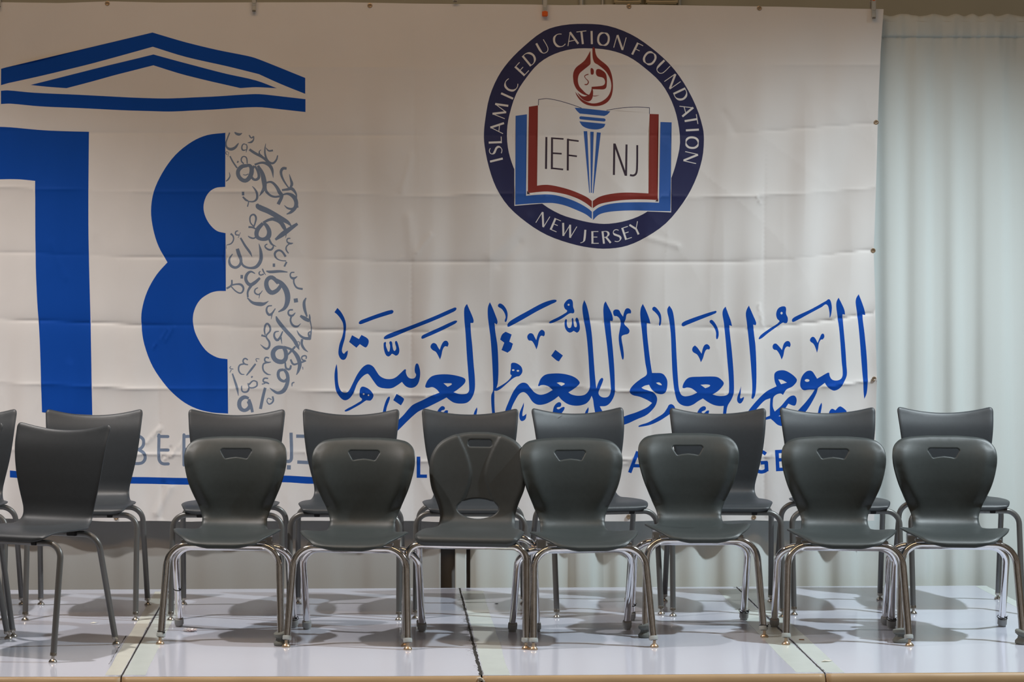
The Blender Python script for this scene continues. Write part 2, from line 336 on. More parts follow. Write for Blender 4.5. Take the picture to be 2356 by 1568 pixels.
for t in ["203,202! 180,245 170,295 180,380 195,520 215,750 230,950 238,1100 228,1215! 248,1222! 270,1180 283,1080 285,900 275,650 260,520 250,410! 278,417! 283,390 250,310",
 "555,215 600,213 613,240 612,290 633,340 625,390 600,395 580,388 520,430 420,500 350,555 315,570 310,560 340,520 440,450 540,378 515,345 503,295 520,240",
 "678,370 685,345 730,315 900,235 1050,150 1080,132 1100,160 1110,230 1100,310 1087,340! 1083,270 1055,190 1000,220 850,300 740,360 690,382",
 "467,665 472,630 500,617 530,640 570,688! 590,620 620,592 650,595 665,630 655,658! 625,650 600,680 585,750 567,793! 540,730 510,690 485,685",
 "875,590 880,560 905,543 930,560 955,610! 980,550 1000,512 1020,512 1027,545 1010,572! 990,575 970,610 960,670 948,718! 930,660 910,620",
 "485,960 500,930 540,912 600,912 660,940 710,980 733,1015 720,1050 680,1090 620,1120 580,1180! 560,1165 520,1170 480,1200 470,1250 470,1310 490,1360! 560,1300 620,1230 660,1195 705,1187 728,1220 725,1270 705,1297 640,1275! 610,1320 570,1370! 640,1400 700,1520! 570,1520 520,1505 470,1460 445,1440! 400,1450 330,1470 335,1455 380,1430 437,1405! 437,1300 442,1215! 380,1240 300,1320 270,1360! 190,1360! 220,1320 300,1230 400,1140 510,1085! 490,1030",
 "870,912 900,925 930,970 948,1000! 1000,970 1060,935 1078,935! 1085,975 1110,1010 1160,1020 1210,1000 1228,950 1215,800 1195,550 1175,350 1157,220 1160,160 1182,115! 1210,170 1245,250 1253,300! 1225,297! 1235,450 1255,650 1270,850 1275,960 1240,1040 1200,1100 1140,1130 1090,1115 1050,1080 1030,1045! 955,1100! 940,1160 890,1260 840,1340 790,1400! 700,1400! 760,1330 830,1250 890,1170 920,1120! 860,1120 800,1125 770,1090 770,1030 790,970 830,925",
 "1402,78! 1375,120 1368,170 1385,280 1400,400 1420,600 1440,850 1455,1050 1460,1150 1467,1222! 1490,1170 1500,1100 1503,950 1495,750 1470,500 1450,350 1450,300! 1480,307! 1475,270 1440,170",
 "995,1260! 1000,1290 985,1380! 955,1380! 970,1310",
 "1105,1330 1150,1345! 1185,1310 1210,1305 1270,1350 1275,1380! 1250,1420 1100,1420 1075,1385"]: z4.poly(B_, t)
z4.ell('white', 563, 285, 12, 14); z4.poly('white', "530,1010! 570,1015 625,1045! 560,1062!"); z4.ell('white', 841, 1020, 25, 15)
z4.poly('white', "530,1412! 575,1390! 600,1415!")
# the cloud of small letters that makes the right half of the 8
S_ = 'slate'; SW = 1.18
for t in ["85,68,12 60,130,12 45,180,14 55,225,18 95,245,26 140,230,24 170,195,14 182,178,3", "137,65,10 160,82,22 190,88,22 218,75,4",
 "292,95,10 315,125,12 340,108,10", "340,108,10 338,145,12 315,170,18 275,178,4", "265,190,4 270,225,12 260,280,4", "270,205,6 235,190,10 215,220,12 225,255,14 265,250,6",
 "295,248,22 350,285,24 440,335,22 495,385,22", "350,410,18 430,388,20 500,410,30 535,460,26 548,550,3", "420,250,4 400,270,10 405,300,16 430,320,16",
 "468,185,4 460,240,12 462,300,16 490,370,20 540,395,20 580,360,16 595,310,10", "470,230,6 500,262,14 545,258,16", "235,400,12 210,370,12 215,335,12 240,322,10 265,340,12 272,400,10",
 "88,318,12 120,380,14 165,445,14", "75,280,4 50,270,6 45,290,8 60,305,6", "75,280,5 65,325,4", "80,490,5 88,530,10 70,565,14 45,585,10",
 "270,420,28 215,430,36 175,480,36 190,545,36 250,580,36 300,540,40 320,470,40 300,420,30 262,420,26", "228,515,6 255,520,8 285,508,8",
 "345,420,20 325,480,18 320,540,22 355,570,22 395,545,26 385,480,22 355,425,18", "385,420,22 430,500,36 450,580,44 455,650,36 430,700,22 400,745,4",
 "460,620,20 480,600,16 530,595,20 580,640,26 620,710,34 640,740,30 600,830,30", "470,600,12 470,680,24 510,730,20 560,750,18 620,745,18",
 "645,730,12 700,718,20 760,745,36 790,800,36 785,855,34 740,910,26 690,935,8", "665,840,5 700,870,16 750,878,20 790,850,20",
 "640,680,18 700,672,24 745,665,30 790,720,16 795,780,10 810,865,12", "690,450,22 650,450,26 630,490,24 650,560,18 700,640,12 725,665,10",
 "718,510,4 735,570,18 745,620,26 720,665,12", "225,750,14 260,785,18 285,800,10 275,855,12", "285,800,10 340,800,14 375,770,20 375,710,20 350,665,14 325,638,4",
 "375,825,22 390,855,46 500,905,46 640,985,42 700,1020,32 740,1060,10", "805,1035,24 740,1080,36 650,1145,44 570,1205,20",
 "480,1005,10 540,985,30 620,1015,36 660,1070,36 685,1130,14 680,1185,4", "440,1030,30 380,1100,40 375,1170,36 430,1200,30 490,1180,44 505,1120,40 480,1060,34 450,1030,26",
 "440,1025,20 500,995,24 540,988,24", "335,1060,12 305,1020,12 305,960,14 340,938,16 365,970,18 355,1030,14 340,1070,14", "285,1070,18 330,1075,16 370,1095,12",
 "280,1165,6 300,1180,14 340,1190,14 370,1170,14", "500,1190,18 530,1250,18 580,1278,4", "485,1250,10 460,1270,12 480,1300,16 520,1312,18 545,1290,16 548,1260,8",
 "730,1190,10 700,1195,12 695,1225,12 725,1245,18 758,1242,8", "725,1245,10 690,1275,12 685,1310,14 710,1350,10",
 "680,1385,20 640,1330,18 600,1318,18 565,1350,20 580,1400,14 630,1425,10 685,1430,10", "690,1440,16 665,1490,16", "95,1140,18 120,1165,14 125,1205,12 100,1245,12 50,1262,6",
 "48,1265,4 48,1300,4", "175,1110,8 150,1120,12 150,1150,12 185,1155,10", "200,1128,5 175,1185,6", "200,1185,16 250,1270,20 300,1340,20 322,1385,4",
 "115,1355,8 80,1410,18 90,1470,24 140,1500,24 185,1480,24 205,1430,26 180,1350,34 165,1300,30", "205,1430,16 230,1480,20 300,1505,20 370,1490,30 415,1420,32 415,1330,26 395,1245,4"]:
    z5.stroke(S_, t)
z5.rect(S_, 172, 380, 16, 22, .5); z5.rect(S_, 229, 717, 26, 38); z5.rect(S_, 555, 1475, 26, 36)
for t in ["460,60,10 500,68,24 600,62,22 680,70,8", "420,35,12 435,70,12 455,100,4", "400,60,8 385,80,12 400,100,12 435,90,12", "750,72,10 715,78,12 710,115,14 740,135,22 780,115,6",
 "745,130,14 745,180,14 775,230,16 835,245,18", "345,85,8 300,65,18 260,95,26 250,150,28 290,200,30 340,180,30 395,130,20", "310,200,26 270,270,18 270,330,16", "265,335,10 320,385,24 400,400,36 440,395,24 485,368,4",
 "50,240,18 100,205,16 105,150,14", "100,205,14 150,195,14 200,200,20 225,240,18 200,285,14 150,270,12 95,215,10", "375,230,8 345,250,12 345,285,14 385,300,12 422,260,5", "395,285,10 385,340,5",
 "585,185,30 520,125,36 470,150,36 465,220,40 510,280,40 570,260,36 610,210,30", "560,150,30 620,190,40 670,270,48 680,360,44 650,440,30 585,480,10", "870,335,10 850,380,24 855,450,26 880,530,14",
 "810,520,20 860,550,36 905,575,24", "905,575,20 908,540,16 905,505,8", "910,570,14 925,640,8 920,700,14 915,765,10", "775,670,5 800,715,16 850,750,24 915,755,26", "915,680,10 895,700,14 905,740,20",
 "830,760,20 825,810,22 850,860,20 890,893,5", "735,458,14 695,465,14 690,505,16 725,520,20 760,488,6", "720,520,16 710,570,16 735,620,20 780,630,16 815,600,4",
 "520,415,10 475,425,14 465,475,18 500,510,22 555,445,8", "520,500,14 512,555,4", "562,525,10 580,570,30 650,660,32 740,760,32 780,830,28 800,870,5",
 "450,720,10 442,660,16 465,602,18 495,625,18 500,675,16 460,730,14 492,790,18 490,840,18 460,860,20 400,815,4", "410,720,18 460,735,14", "590,680,8 550,690,14 545,740,18 580,770,22 630,680,10", "610,740,16 622,810,4",
 "640,845,24 570,850,36 530,900,40 550,970,40 620,995,40 660,960,36 660,890,36 640,850,30", "640,840,20 720,870,22 780,940,36 805,1020,34 790,1090,22 770,1130,5", "760,835,16 720,880,20 675,930,12", "775,790,5 800,790,8 800,830,6",
 "655,1000,14 665,1060,18 700,1070,20 715,1030,16", "710,970,16 740,1020,18 790,1010,14", "640,1075,22 590,1090,26 590,1160,26 640,1195,24 680,1170,26", "640,1070,22 675,1120,30 680,1200,32 640,1290,36 580,1315,26 530,1290,18 495,1262,4",
 "870,965,10 870,935,12 830,940,12 830,970,12 865,985,16", "820,1000,18 870,985,10", "835,1045,8 838,1075,5", "750,1205,10 728,1215,12 725,1248,6", "270,975,12 240,960,14 220,985,14 235,1015,14 272,1025,10",
 "235,1015,14 185,1030,14 175,1080,14 200,1120,12 235,1125,6", "390,965,6 355,965,8 365,995,8", "350,1015,16 300,1080,18 255,1135,10", "95,1040,8 85,1060,8 120,1070,8", "100,1075,8 85,1105,6",
 "110,1115,12 135,1190,18 160,1270,20 172,1345,4", "490,955,12 455,950,14 445,980,14 470,1000,16 510,995,6", "465,1000,16 430,1020,14 430,1080,14 470,1120,14 508,1128,5",
 "365,1200,12 325,1190,12 280,1230,16", "365,1200,14 360,1245,14 290,1260,12 270,1215,10", "285,1255,14 265,1300,16 215,1300,14 205,1250,10 210,1240,6", "480,1165,12 440,1165,14 430,1195,14 470,1210,16 490,1222,8", "415,1225,10 450,1215,10",
 "450,1260,24 425,1360,26 400,1480,26", "525,1350,16 530,1400,16 490,1430,12 465,1400,10", "515,1385,10 480,1370,8 465,1400,8", "280,1370,20 230,1360,34 185,1400,36 190,1470,36 240,1495,30 290,1450,34 270,1400,24", "280,1380,24 300,1440,28 318,1515,24"]:
    z6.stroke(S_, t)
z6.rect(S_, 207, 118, 26, 38); z6.rect(S_, 765, 362, 42, 42, -.15); z6.rect(S_, 312, 1150, 16, 20, .7)
SW = 1.0
# roof, 1 and 8
z10.poly(B_, "10,322! 45,312! 1148,48! 1400,122 1640,180 1850,222 1920,240 2050,290 2298,390! 2298,510! 2100,430 1950,362! 1700,300 1400,232 1150,155! 700,280 400,352 60,430! 8,445!")
z10.poly(B_, "228,442! 700,325 1155,213! 1400,280 1700,358 1930,410 2085,468! 1930,460 1810,467! 1400,370 1155,295! 900,360 700,415 500,467! 350,455")
z10.poly(B_, "8,487! 60,484 250,500 600,517 900,533 1150,543 1300,543 1600,530 1850,515 1950,512 2100,527 2300,550! 2300,647! 2100,625 1930,610 1600,628 1300,642 1150,640 900,632 600,617 300,603 80,584 8,587!")
z11.poly(B_, "-60,25! 50,29 200,42 300,48 472,53! 470,500 472,700 480,1000 487,1300 492,1553! 222,1540! 218,1400 210,1150 197,950 188,700 186,313! 100,305 0,305 -60,306!")
z11.poly(B_, "1195,58! 1100,70 1020,105 930,175 860,270 815,370 800,470 812,570 840,660 887,745! 830,810 780,900 752,1000 750,1080 765,1180 810,1300 880,1400 960,1475 1040,1520 1120,1540 1210,1547! 1207,1258! 1150,1248 1090,1210 1040,1130 1023,1060 1030,1000 1060,945 1110,910 1150,898 1198,897! 1196,590! 1150,578 1110,540 1085,490 1080,440 1100,385 1140,352 1195,345!")
z0.poly(B_, "22,1082! 150,1090 306,1096.7 430,1098.6 560,1097 655,1093.5 705,1096 730,1097! 730,1112! 705,1112 655,1109 560,1112 430,1114 306,1112 150,1105 22,1098!")
# DECEMBER in thin rounded capitals and its Arabic counterpart
for t in ["50,238 190,238 290,300 315,380 295,480 210,555 50,560", "200,565 315,640 350,725 335,820 255,890 50,895", "50,210 50,930",
          "670,250 900,250", "680,215 682,780 720,870 790,905 910,905", "700,575 905,575", "1290,205 1290,930", "1290,248 1480,250 1560,330 1560,460 1480,545 1290,550", "1440,550 1570,930",
          "-640,930 -640,240 -450,600 -260,240 -260,930", "-1150,250 -930,250", "-1150,215 -1148,780 -1110,870 -1040,905 -920,905", "-1130,575 -925,575",
          "-1440,300 -1520,245 -1650,245 -1740,330 -1750,780 -1700,870 -1600,905 -1450,900", "-2350,250 -2130,250", "-2350,215 -2348,780 -2310,870 -2240,905 -2120,905", "-2330,575 -2125,575"]:
    zb.stroke(S_, t, 74, 'round')
zc.stroke(S_, "290,243 300,800 270,880 200,892", 74, 'flat'); zc.stroke(S_, "200,890 -900,885", 74); zc.stroke(S_, "-100,890 -105,620", 74); zc.stroke(S_, "-420,890 -425,560", 74); zc.stroke(S_, "-700,890 -705,620", 74)
zc.rect(S_, 240, 1025, 90, 98, .03); zc.rect(S_, 100, 1025, 90, 98, .03)
zc.stroke(S_, "405,322 680,326", 76); zc.stroke(S_, "430,905 720,918", 76); zc.stroke(S_, "660,300 700,930", 76)

# letters drawn from strokes: x to the right, y up, height 1; 'T' thick, 't' thin
GL = {
 'I': (.2, ["0.1,0,T 0.1,1,T"]), 'L': (.5, ["0.1,0,T 0.1,1,T", "0.1,.04,t .5,.04,t"]),
 'A': (.84, ["0.03,0,t .40,1,t", "0.38,1,T .78,0,T", ".14,.33,t .66,.33,t"]),
 'M': (1.05, ["0.05,0,t .16,1,t", ".16,1,T .52,0.03,T", ".52,.03,t .88,1,t", ".88,1,T .99,0,T"]),
 'S': (.56, [".5,.88,t .36,.97,t .18,.95,t .08,.8,t .14,.64,T .3,.52,T .46,.4,T .52,.24,T .42,.07,t .25,.02,t .04,.1,t"]),
 'C': (.8, [".76,.9,t .6,.97,t .42,.98,t .2,.85,T .1,.6,T .1,.4,T .2,.15,T .42,.02,t .6,.02,t .78,.1,t"]),
 'E': (.56, [".1,0,T .1,1,T", ".1,.96,t .54,.96,t", ".1,.53,t .46,.53,t", ".1,.04,t .56,.04,t"]),
 'D': (.8, [".1,0,T .1,1,T", ".1,.96,t .38,.96,t .6,.82,T .7,.6,T .7,.4,T .6,.18,T .38,.04,t .1,.04,t"]),
 'U': (.76, [".1,1,T .1,.35,T .18,.1,t .36,.03,t .54,.08,t .66,.3,t .67,1,t"]),
 'T': (.7, [".35,0,T .35,1,T", "0,.96,t .7,.96,t"]),
 'O': (.9, [".45,.97,t .25,.92,T .1,.7,T .1,.3,T .25,.08,T .45,.03,t .65,.08,T .8,.3,T .8,.7,T .65,.92,T .45,.97,t"]),
 'N': (.82, [".08,0,t .08,1,t", ".1,1,T .72,0.02,T", ".74,0,t .74,1,t"]),
 'F': (.52, [".1,0,T .1,1,T", ".1,.96,t .52,.96,t", ".1,.5,t .46,.5,t"]),
 'W': (1.15, [".05,1,T .32,0,T", ".32,0,t .58,.98,t", ".58,1,T .84,0,T", ".84,0,t 1.1,1,t"]),
 'J': (.4, [".28,1,T .28,.2,T .2,.02,t .02,-.08,t"]),
 'R': (.62, [".1,0,T .1,1,T", ".1,.96,t .34,.96,t .5,.84,T .5,.66,T .34,.52,t .1,.5,t", ".3,.52,T .6,0,T"]),
 'Y': (.7, [".03,1,T .35,.48,T", ".35,.48,t .68,1,t", ".35,.5,T .35,0,T"]),
 'G': (.78, [".7,.86,T .56,.96,T .38,.96,T .18,.82,T .09,.6,T .09,.4,T .18,.16,T .4,.04,T .58,.05,T .7,.12,T", ".44,.46,T .76,.46,T", ".70,.5,T .70,.05,T"]),
 'B': (.64, [".1,0,T .1,1,T", ".1,.94,T .36,.94,T .5,.84,T .5,.64,T .36,.53,T .1,.53,T", ".36,.53,T .56,.4,T .56,.16,T .38,.06,T .1,.06,T"]),
}
def glyph(ch, key, cx, cy, h, rot, T, t, k=1.0, sx=1.0):
    wd, strokes = GL[ch]; c, s = math.cos(rot), math.sin(rot)
    for st in strokes:
        P = []
        if ch == 'O': st = st + ' ' + st.split()[1]
        for tok in st.split():
            x, y, q = tok.split(',')
            x, y = float(x), float(y)
            if q == 't' and y in (.04, .96) and ch in 'LEFTD': y = t / 2 if y == .04 else 1 - t / 2
            if q == 't' and x == .1 and ch in 'LEF': x = .1 - T / 2
            u = (x - wd / 2) * h * sx; v = -(y - 0.5) * h
            P.append((cx + u * c - v * s, cy + u * s + v * c, (T if q == 'T' else t) * h))
        P = np.array(P)
        if len(P) > 2 and ch not in 'W': P = smooth_open(P, 4)
        elif len(P) == 2: pass
        ART.append((key, ribbon(P)))
# round emblem
z7.poly('navy', "700,42 850,55 1000,110 1130,195 1250,300 1350,430 1430,580 1475,720 1483,800 1470,930 1420,1080 1340,1220 1230,1350 1100,1440 980,1495 860,1515 740,1510 600,1480 450,1425 320,1345 200,1240 120,1120 70,980 42,840 38,760 48,660 75,520 130,390 200,290 300,190 430,90 550,52", 3)
z7.poly('white', "740,203 860,215 980,255 1090,330 1200,430 1270,550 1310,680 1325,820 1300,950 1268,1050 1230,1130 1160,1230 1080,1290 980,1330 860,1352 760,1348 650,1325 540,1290 420,1220 320,1120 260,1040 220,950 195,850 190,740 205,640 250,500 320,390 400,300 500,240 620,207", 3)
for ch, x, y, dr in [('I',120,935,0),('S',115,873,0),('L',112,805,0),('A',124,722,0),('M',145,610,0),('I',190,515,0),('C',213,448,0),('E',285,340,0),('D',340,268,0),('U',425,195,0),('C',528,153,0),
                 ('A',615,138,0),('T',682,132,0),('I',745,132,0),('O',822,142,0),('N',930,165,0),('F',1042,212,0),('O',1125,268,0),('U',1210,330,0),('N',1275,420,0),('D',1332,508,0),('A',1372,605,0),
                 ('T',1398,672,0),('I',1407,737,0),('O',1405,820,0),('N',1395,918,0)]:
    a = math.atan2(x - 760, -(y - 778))
    glyph(ch, 'white', 1100 + x / 2.85, 40 + y / 2.85, 86 / 2.85, a, .155, .06, sx=1.08)
for ch, x, y in [('N',425,1325),('E',507,1360),('W',592,1398),('J',692,1432),('E',765,1442),('R',838,1440),('S',908,1430),('E',972,1413),('Y',1035,1385)]:
    a = math.atan2(-(x - 760), (y - 778)) 
    glyph(ch, 'white', 1100 + x / 2.85, 40 + y / 2.85, 82 / 2.85, a, .155, .06, sx=1.08)
z9.poly('white', "118,290! 268,262! 285,160! 1800,255! 1950,355! 1942,1408! 1750,1400 1550,1395 1350,1400 1200,1415 1100,1450 1030,1502! 960,1445 850,1388 700,1335 560,1303 450,1305 280,1318 118,1332!")
z9.poly('royal', "132,285! 265,267! 255,1215! 380,1203 500,1198 600,1208 750,1250 880,1305 980,1365 1020,1400! 1020,1485! 950,1430 830,1375 700,1325 580,1300 480,1298 340,1303 128,1320!")
z9.poly('royal', "1820,355! 1950,360! 1935,1395! 1700,1390 1500,1385 1350,1390 1200,1405 1100,1435 1033,1497! 1033,1400! 1100,1350 1200,1315 1350,1295 1500,1290 1650,1290 1800,1295!")
z9.poly('red', "287,180! 393,163! 383,1097! 450,1088 520,1088 620,1105 750,1140 880,1190 970,1235 1020,1275! 1020,1355! 950,1300 850,1245 720,1200 600,1175 500,1165 400,1170 290,1183! 275,1165!")
z9.poly('ink', "265,1155! 303,1197! 265,1197!"); z9.poly('ink', "1790,1245! 1790,1282! 1755,1280!")
z9.poly('red', "1693,262! 1800,265! 1785,1265! 1650,1258 1500,1258 1350,1268 1200,1290 1100,1315 1030,1360! 1030,1275! 1100,1230 1200,1200 1350,1180 1500,1178 1677,1187!")
z9.stroke('navy', "397,163 400,93|398,95 500,85 620,105 760,145 900,193|1190,222 1280,205 1400,190 1550,183 1692,190|1691,188 1692,262", 7)
z9.poly('royal', "820,190! 900,195 1200,228 1235,233! 1200,270 1165,287! 880,258! 845,225")
z9.stroke('royal', "893,307 1162,333", 36, 'round'); z9.poly('royal', "875,348! 1000,360 1178,378! 1160,415 1110,438 1050,443 970,430 910,400")
z9.poly('royal', "925,462! 968,462! 998,1180! 990,1180!"); z9.poly('royal', "1003,468! 1043,470! 1020,1180! 1008,1180!"); z9.poly('royal', "1078,475! 1125,480! 1040,1185! 1030,1185!")
z9.stroke('ink', "492,530 487,902|558,535 555,905|743,550 740,920|1281,607 1275,973|1423,618 1417,983", 24)
z9.stroke('ink', "550,543 692,553|560,718 670,725|550,893 687,908|743,562 868,578|745,742 847,755", 19)
z9.stroke('ink', "1284,612 1413,978", 25); z9.stroke('ink', "1549,625 1546,890 1535,955 1505,978 1462,974", 23)
z8.poly('red', "718,250! 660,360 600,450 520,520 430,590 380,660 355,750 358,850 375,950 430,1060 520,1140 600,1180 660,1195! 600,1213 540,1200 490,1165 445,1125! 480,1190 540,1260 620,1310 690,1320 740,1290 770,1230 780,1170 780,1100 770,1060! 900,1065 1000,1065 1050,1040 1068,980 1070,820 1040,720 960,655 890,632 850,650 838,700 845,750 880,790 990,820 1030,880 1025,950 980,985 880,1000 750,1010! 745,1070 720,1140 695,1180! 640,1155 560,1080 490,1000 460,900 465,800 500,720 580,650 680,570 720,530 727,480 725,380 722,260!")
z8.poly('red', "790,160! 765,190! 768,350 780,430 810,500 880,545 980,620 1060,700 1130,820 1160,920 1165,1020 1140,1130 1080,1230 980,1310 880,1350 770,1362 650,1330 540,1270 470,1200 400,1110! 430,1190 500,1290 600,1370 720,1410 850,1420 980,1395 1090,1330 1160,1230 1195,1100 1200,950 1180,780 1120,620 1040,530 940,450 870,380 835,300 820,200!")
z8.poly('red', "730,620 760,617 790,650 795,710 780,750 750,752 732,740")
z8.stroke('red', "675,745,20 620,765,18 600,790,16 630,840,14 670,880,18 680,920,22 650,960,24 610,962,22", cap='round'); z8.stroke('red', "780,1205,16 840,1205,14 910,1188,3")
# WORLD ARABIC LANGUAGE DAY: visible between the chair backs
for ch, x, base in [('W',770,1102),('O',830,1102),('R',888,1101),('L',958,1099),('D',1003,1095),('A',1085,1084),('R',1140,1081),('A',1192,1079),('B',1248,1079),('I',1300,1080),('C',1322,1081),
                    ('L',1398,1084),('A',1447,1086.5),('N',1507,1088),('G',1560,1088),('U',1620,1088),('A',1672,1088),('G',1729,1087),('E',1783.5,1083),('D',1850,1081),('A',1900,1080),('Y',1950,1079)]:
    h = 49; wd = GL[ch][0]
    glyph(ch, B_, x + wd * h / 2, base - h / 2, h, -0.05 if ch in 'GE' and x > 1700 else 0.0, .17, .16)

# ---------------------------------------------------------------- the banner: one cloth sheet whose print is cut into the mesh
BD = 11.05; BS = F / BD
def px2w(px, py, D): s = F / D; return ((px - VX) / s, EYE - (py - VY) / s)
ROWS = [  # horizontal folds left from packing: (x, y) points, sign, strength
 ([(-400, 152), (700, 155), (1000, 158), (1100, 150), (2030, 150)], 1, .5), ([(-400, 297), (1000, 313), (1500, 312), (1680, 308), (2030, 281)], -1, .6),
 ([(-400, 427), (0, 430), (300, 441), (700, 440), (960, 452), (1120, 446), (1600, 454), (1830, 446), (2030, 430)], 1, .9), ([(-400, 577), (0, 579), (300, 591), (700, 594), (960, 604), (1250, 600), (1600, 603), (1800, 598), (2020, 572)], -1, 1.0),
 ([(-400, 733), (0, 734), (200, 742), (300, 746), (600, 752), (750, 758), (960, 766), (1100, 752), (1350, 738), (1480, 744), (1650, 755), (1750, 756), (1900, 738), (2020, 717)], -1, 1.3),
 ([(-400, 878), (0, 879), (300, 892), (560, 892), (750, 899), (960, 910), (1100, 902), (1300, 887), (1430, 898), (1560, 901), (1750, 905), (1850, 895), (1960, 881), (2020, 873)], 1, 1.2),
 ([(-400, 1030), (0, 1034), (300, 1043), (480, 1045), (700, 1040), (960, 1060), (1200, 1052), (1420, 1055), (1800, 1048), (2020, 1030)], 1, 1.2)]
COLS = [(120, .4), (215, .5), (368, .9), (441, .6), (560, .35), (663, .35), (950, .8), (1130, .35), (1502, .45), (1668, .35), (1760, .8), (1850, .4)]
CRINK = [(338, 1018, 367, 984, 5, .005), (362, 989, 371, 993, 3, .002), (375, 1055, 392, 1030, 4, -.004), (396, 1047, 416, 1021, 4, .004), (376, 1056, 398, 1047, 3, .003), (384, 760, 352, 800, 3, .0025), (400, 752, 380, 783, 4, .003),
         (1740, 1057, 1752, 1074, 4, -.003), (1760, 1050, 1775, 1046, 4, .003), (1668, 260, 1692, 305, 9, -.0018), (1745, 700, 1756, 752, 4, .0025), (1738, 450, 1747, 468, 3, .002), (912, 600, 925, 590, 3, .002),
         (940, 500, 950, 590, 12, .004), (960, 580, 990, 540, 6, .003), (925, 440, 945, 360, 8, .0025), (1490, 546, 1560, 566, 7, .003), (1420, 1072, 1450, 1062, 4, .003), (360, 1180, 392, 1120, 9, .006), (372, 1190, 374, 1110, 6, -.004),
         (1215, 500, 1130, 590, 14, .004), (1150, 610, 1195, 560, 10, -.003), (150, 640, 118, 560, 8, .002), (150, 1000, 160, 840, 10, .003)]
def vnoise(x, y, seed):
    r = np.random.RandomState(seed); out = 0; amp = 1.0
    for k in range(7):
        fx = r.uniform(.6, 1.9) * (1.5 ** (k * .5)); fy = r.uniform(-.6, .6) * (1.4 ** (k * .5)); ph = r.uniform(0, 6.28)
        out = out + amp * np.sin(x * fx + y * fy + ph + 0.8 * np.sin(y * r.uniform(.5, 1.2) + x * .3 + r.uniform(0, 6))); amp *= .8
    return out
def banner_disp(px, py):
    px = np.asarray(px, float); py = np.asarray(py, float); v = py / 1200.0
    wob = 14 * np.sin(py / 210.0 + 1.0)
    d = 0.0042 * vnoise(px / 62.0, py / 170.0, 3) * (0.30 + 0.9 * v) * np.clip((py - 15) / 100.0, 0.1, 1)
    d += 0.0030 * vnoise(px / 30.0, py / 120.0, 8) * (0.25 + .8 * v) * np.clip((py - 15) / 200.0, 0.05, 1)
    # diagonal drag lines falling from the top right clamp
    q = np.clip((px - 1560) / 330.0, 0, 1)
    d += q * 0.0085 * np.sin((px + 0.30 * py) / 26.0 + .5) * np.clip(py / 250.0, 0, 1)
    # the flat panels between the folds each lean a little their own way
    rr_ = np.random.RandomState(12); cx_ = np.array([-420, -215, -70, 80, 225, 368, 515, 663, 806, 950, 1095, 1240, 1370, 1502, 1630, 1760, 1890, 2060.])
    hs = rr_.uniform(-1, 1, (10, len(cx_))) * .0052; hs[0] *= .2; hs[1] *= .5
    rowy = np.stack([np.zeros_like(px)] + [np.interp(px, [p[0] for p in q[0]], [p[1] for p in q[0]]) for q in ROWS] + [np.full_like(px, 1215.0)])
    ci = np.clip(np.searchsorted(cx_, px) - 1, 0, len(cx_) - 2); fu = np.clip((px - cx_[ci]) / (cx_[ci + 1] - cx_[ci]), 0, 1)
    ri = np.clip((rowy <= py).sum(0) - 1, 0, 7); idx_ = np.arange(px.size) if px.ndim else 0
    y0_ = rowy[ri, idx_]; y1_ = rowy[ri + 1, idx_]; fv = np.clip((py - y0_) / (y1_ - y0_), 0, 1)
    d += (hs[ri, ci] * (1 - fu) + hs[ri, ci + 1] * fu) * (1 - fv) + (hs[ri + 1, ci] * (1 - fu) + hs[ri + 1, ci + 1] * fu) * fv
    for k, (sl, fr_, ph) in enumerate([(.35, 47, 1.), (-.55, 61, 2.3), (.8, 83, .4), (-.2, 39, 4.)]):
        q_ = np.sin((px + sl * py) / fr_ + ph + 1.3 * np.sin(py / 160. + k) + .9 * np.sin(px / 230. + k * 2))
        d += .0013 * (1 - np.abs(q_)) ** 4 * (0.5 + .5 * np.sin(px / 171. + k * 1.7) * np.sin(py / 133. + k)) * np.clip((py - 30) / 300., .1, 1)
    for pts, sg, st in ROWS:
        yy = np.interp(px, [p[0] for p in pts], [p[1] for p in pts]); t = py - yy
        along = 0.75 + 0.35 * np.sin(px / 90.0 + st * 9) + .2 * np.sin(px / 37.0 + st * 5)
        d += sg * st * along * (0.0062 * np.exp(-np.abs(t) / 19.0) + 0.0019 * np.exp(-(t / 3.2) ** 2))
    for k, (cx, st) in enumerate(COLS):
        t = px - (cx + wob * .25); sg = 1 if k % 2 else -1
        seg = 0.55 + 0.45 * np.sin(py / 95.0 + k * 2.1)
        d += sg * st * seg * (0.0050 * np.exp(-np.abs(t) / 13.0) + 0.0011 * np.exp(-(t / 3.0) ** 2)) * (0.35 + .8 * v)
    for x0, y0, x1, y1, wd, am in CRINK:
        dx, dy = x1 - x0, y1 - y0; L2 = dx * dx + dy * dy
        u = np.clip(((px - x0) * dx + (py - y0) * dy) / L2, 0, 1)
        dist = np.hypot(px - x0 - u * dx, py - y0 - u * dy)
        d += am * np.exp(-(dist / wd) ** 2)
    return d
def winding(poly, X, Y):
    x = X[:, None]; y = Y[:, None]; a = poly; b = np.roll(poly, -1, 0)
    ax, ay, bx, by = a[None, :, 0], a[None, :, 1], b[None, :, 0], b[None, :, 1]
    cr = (bx - ax) * (y - ay) - (x - ax) * (by - ay)
    upw = (ay <= y) & (by > y) & (cr > 0); dn = (ay > y) & (by <= y) & (cr < 0)
    return upw.sum(1) - dn.sum(1)
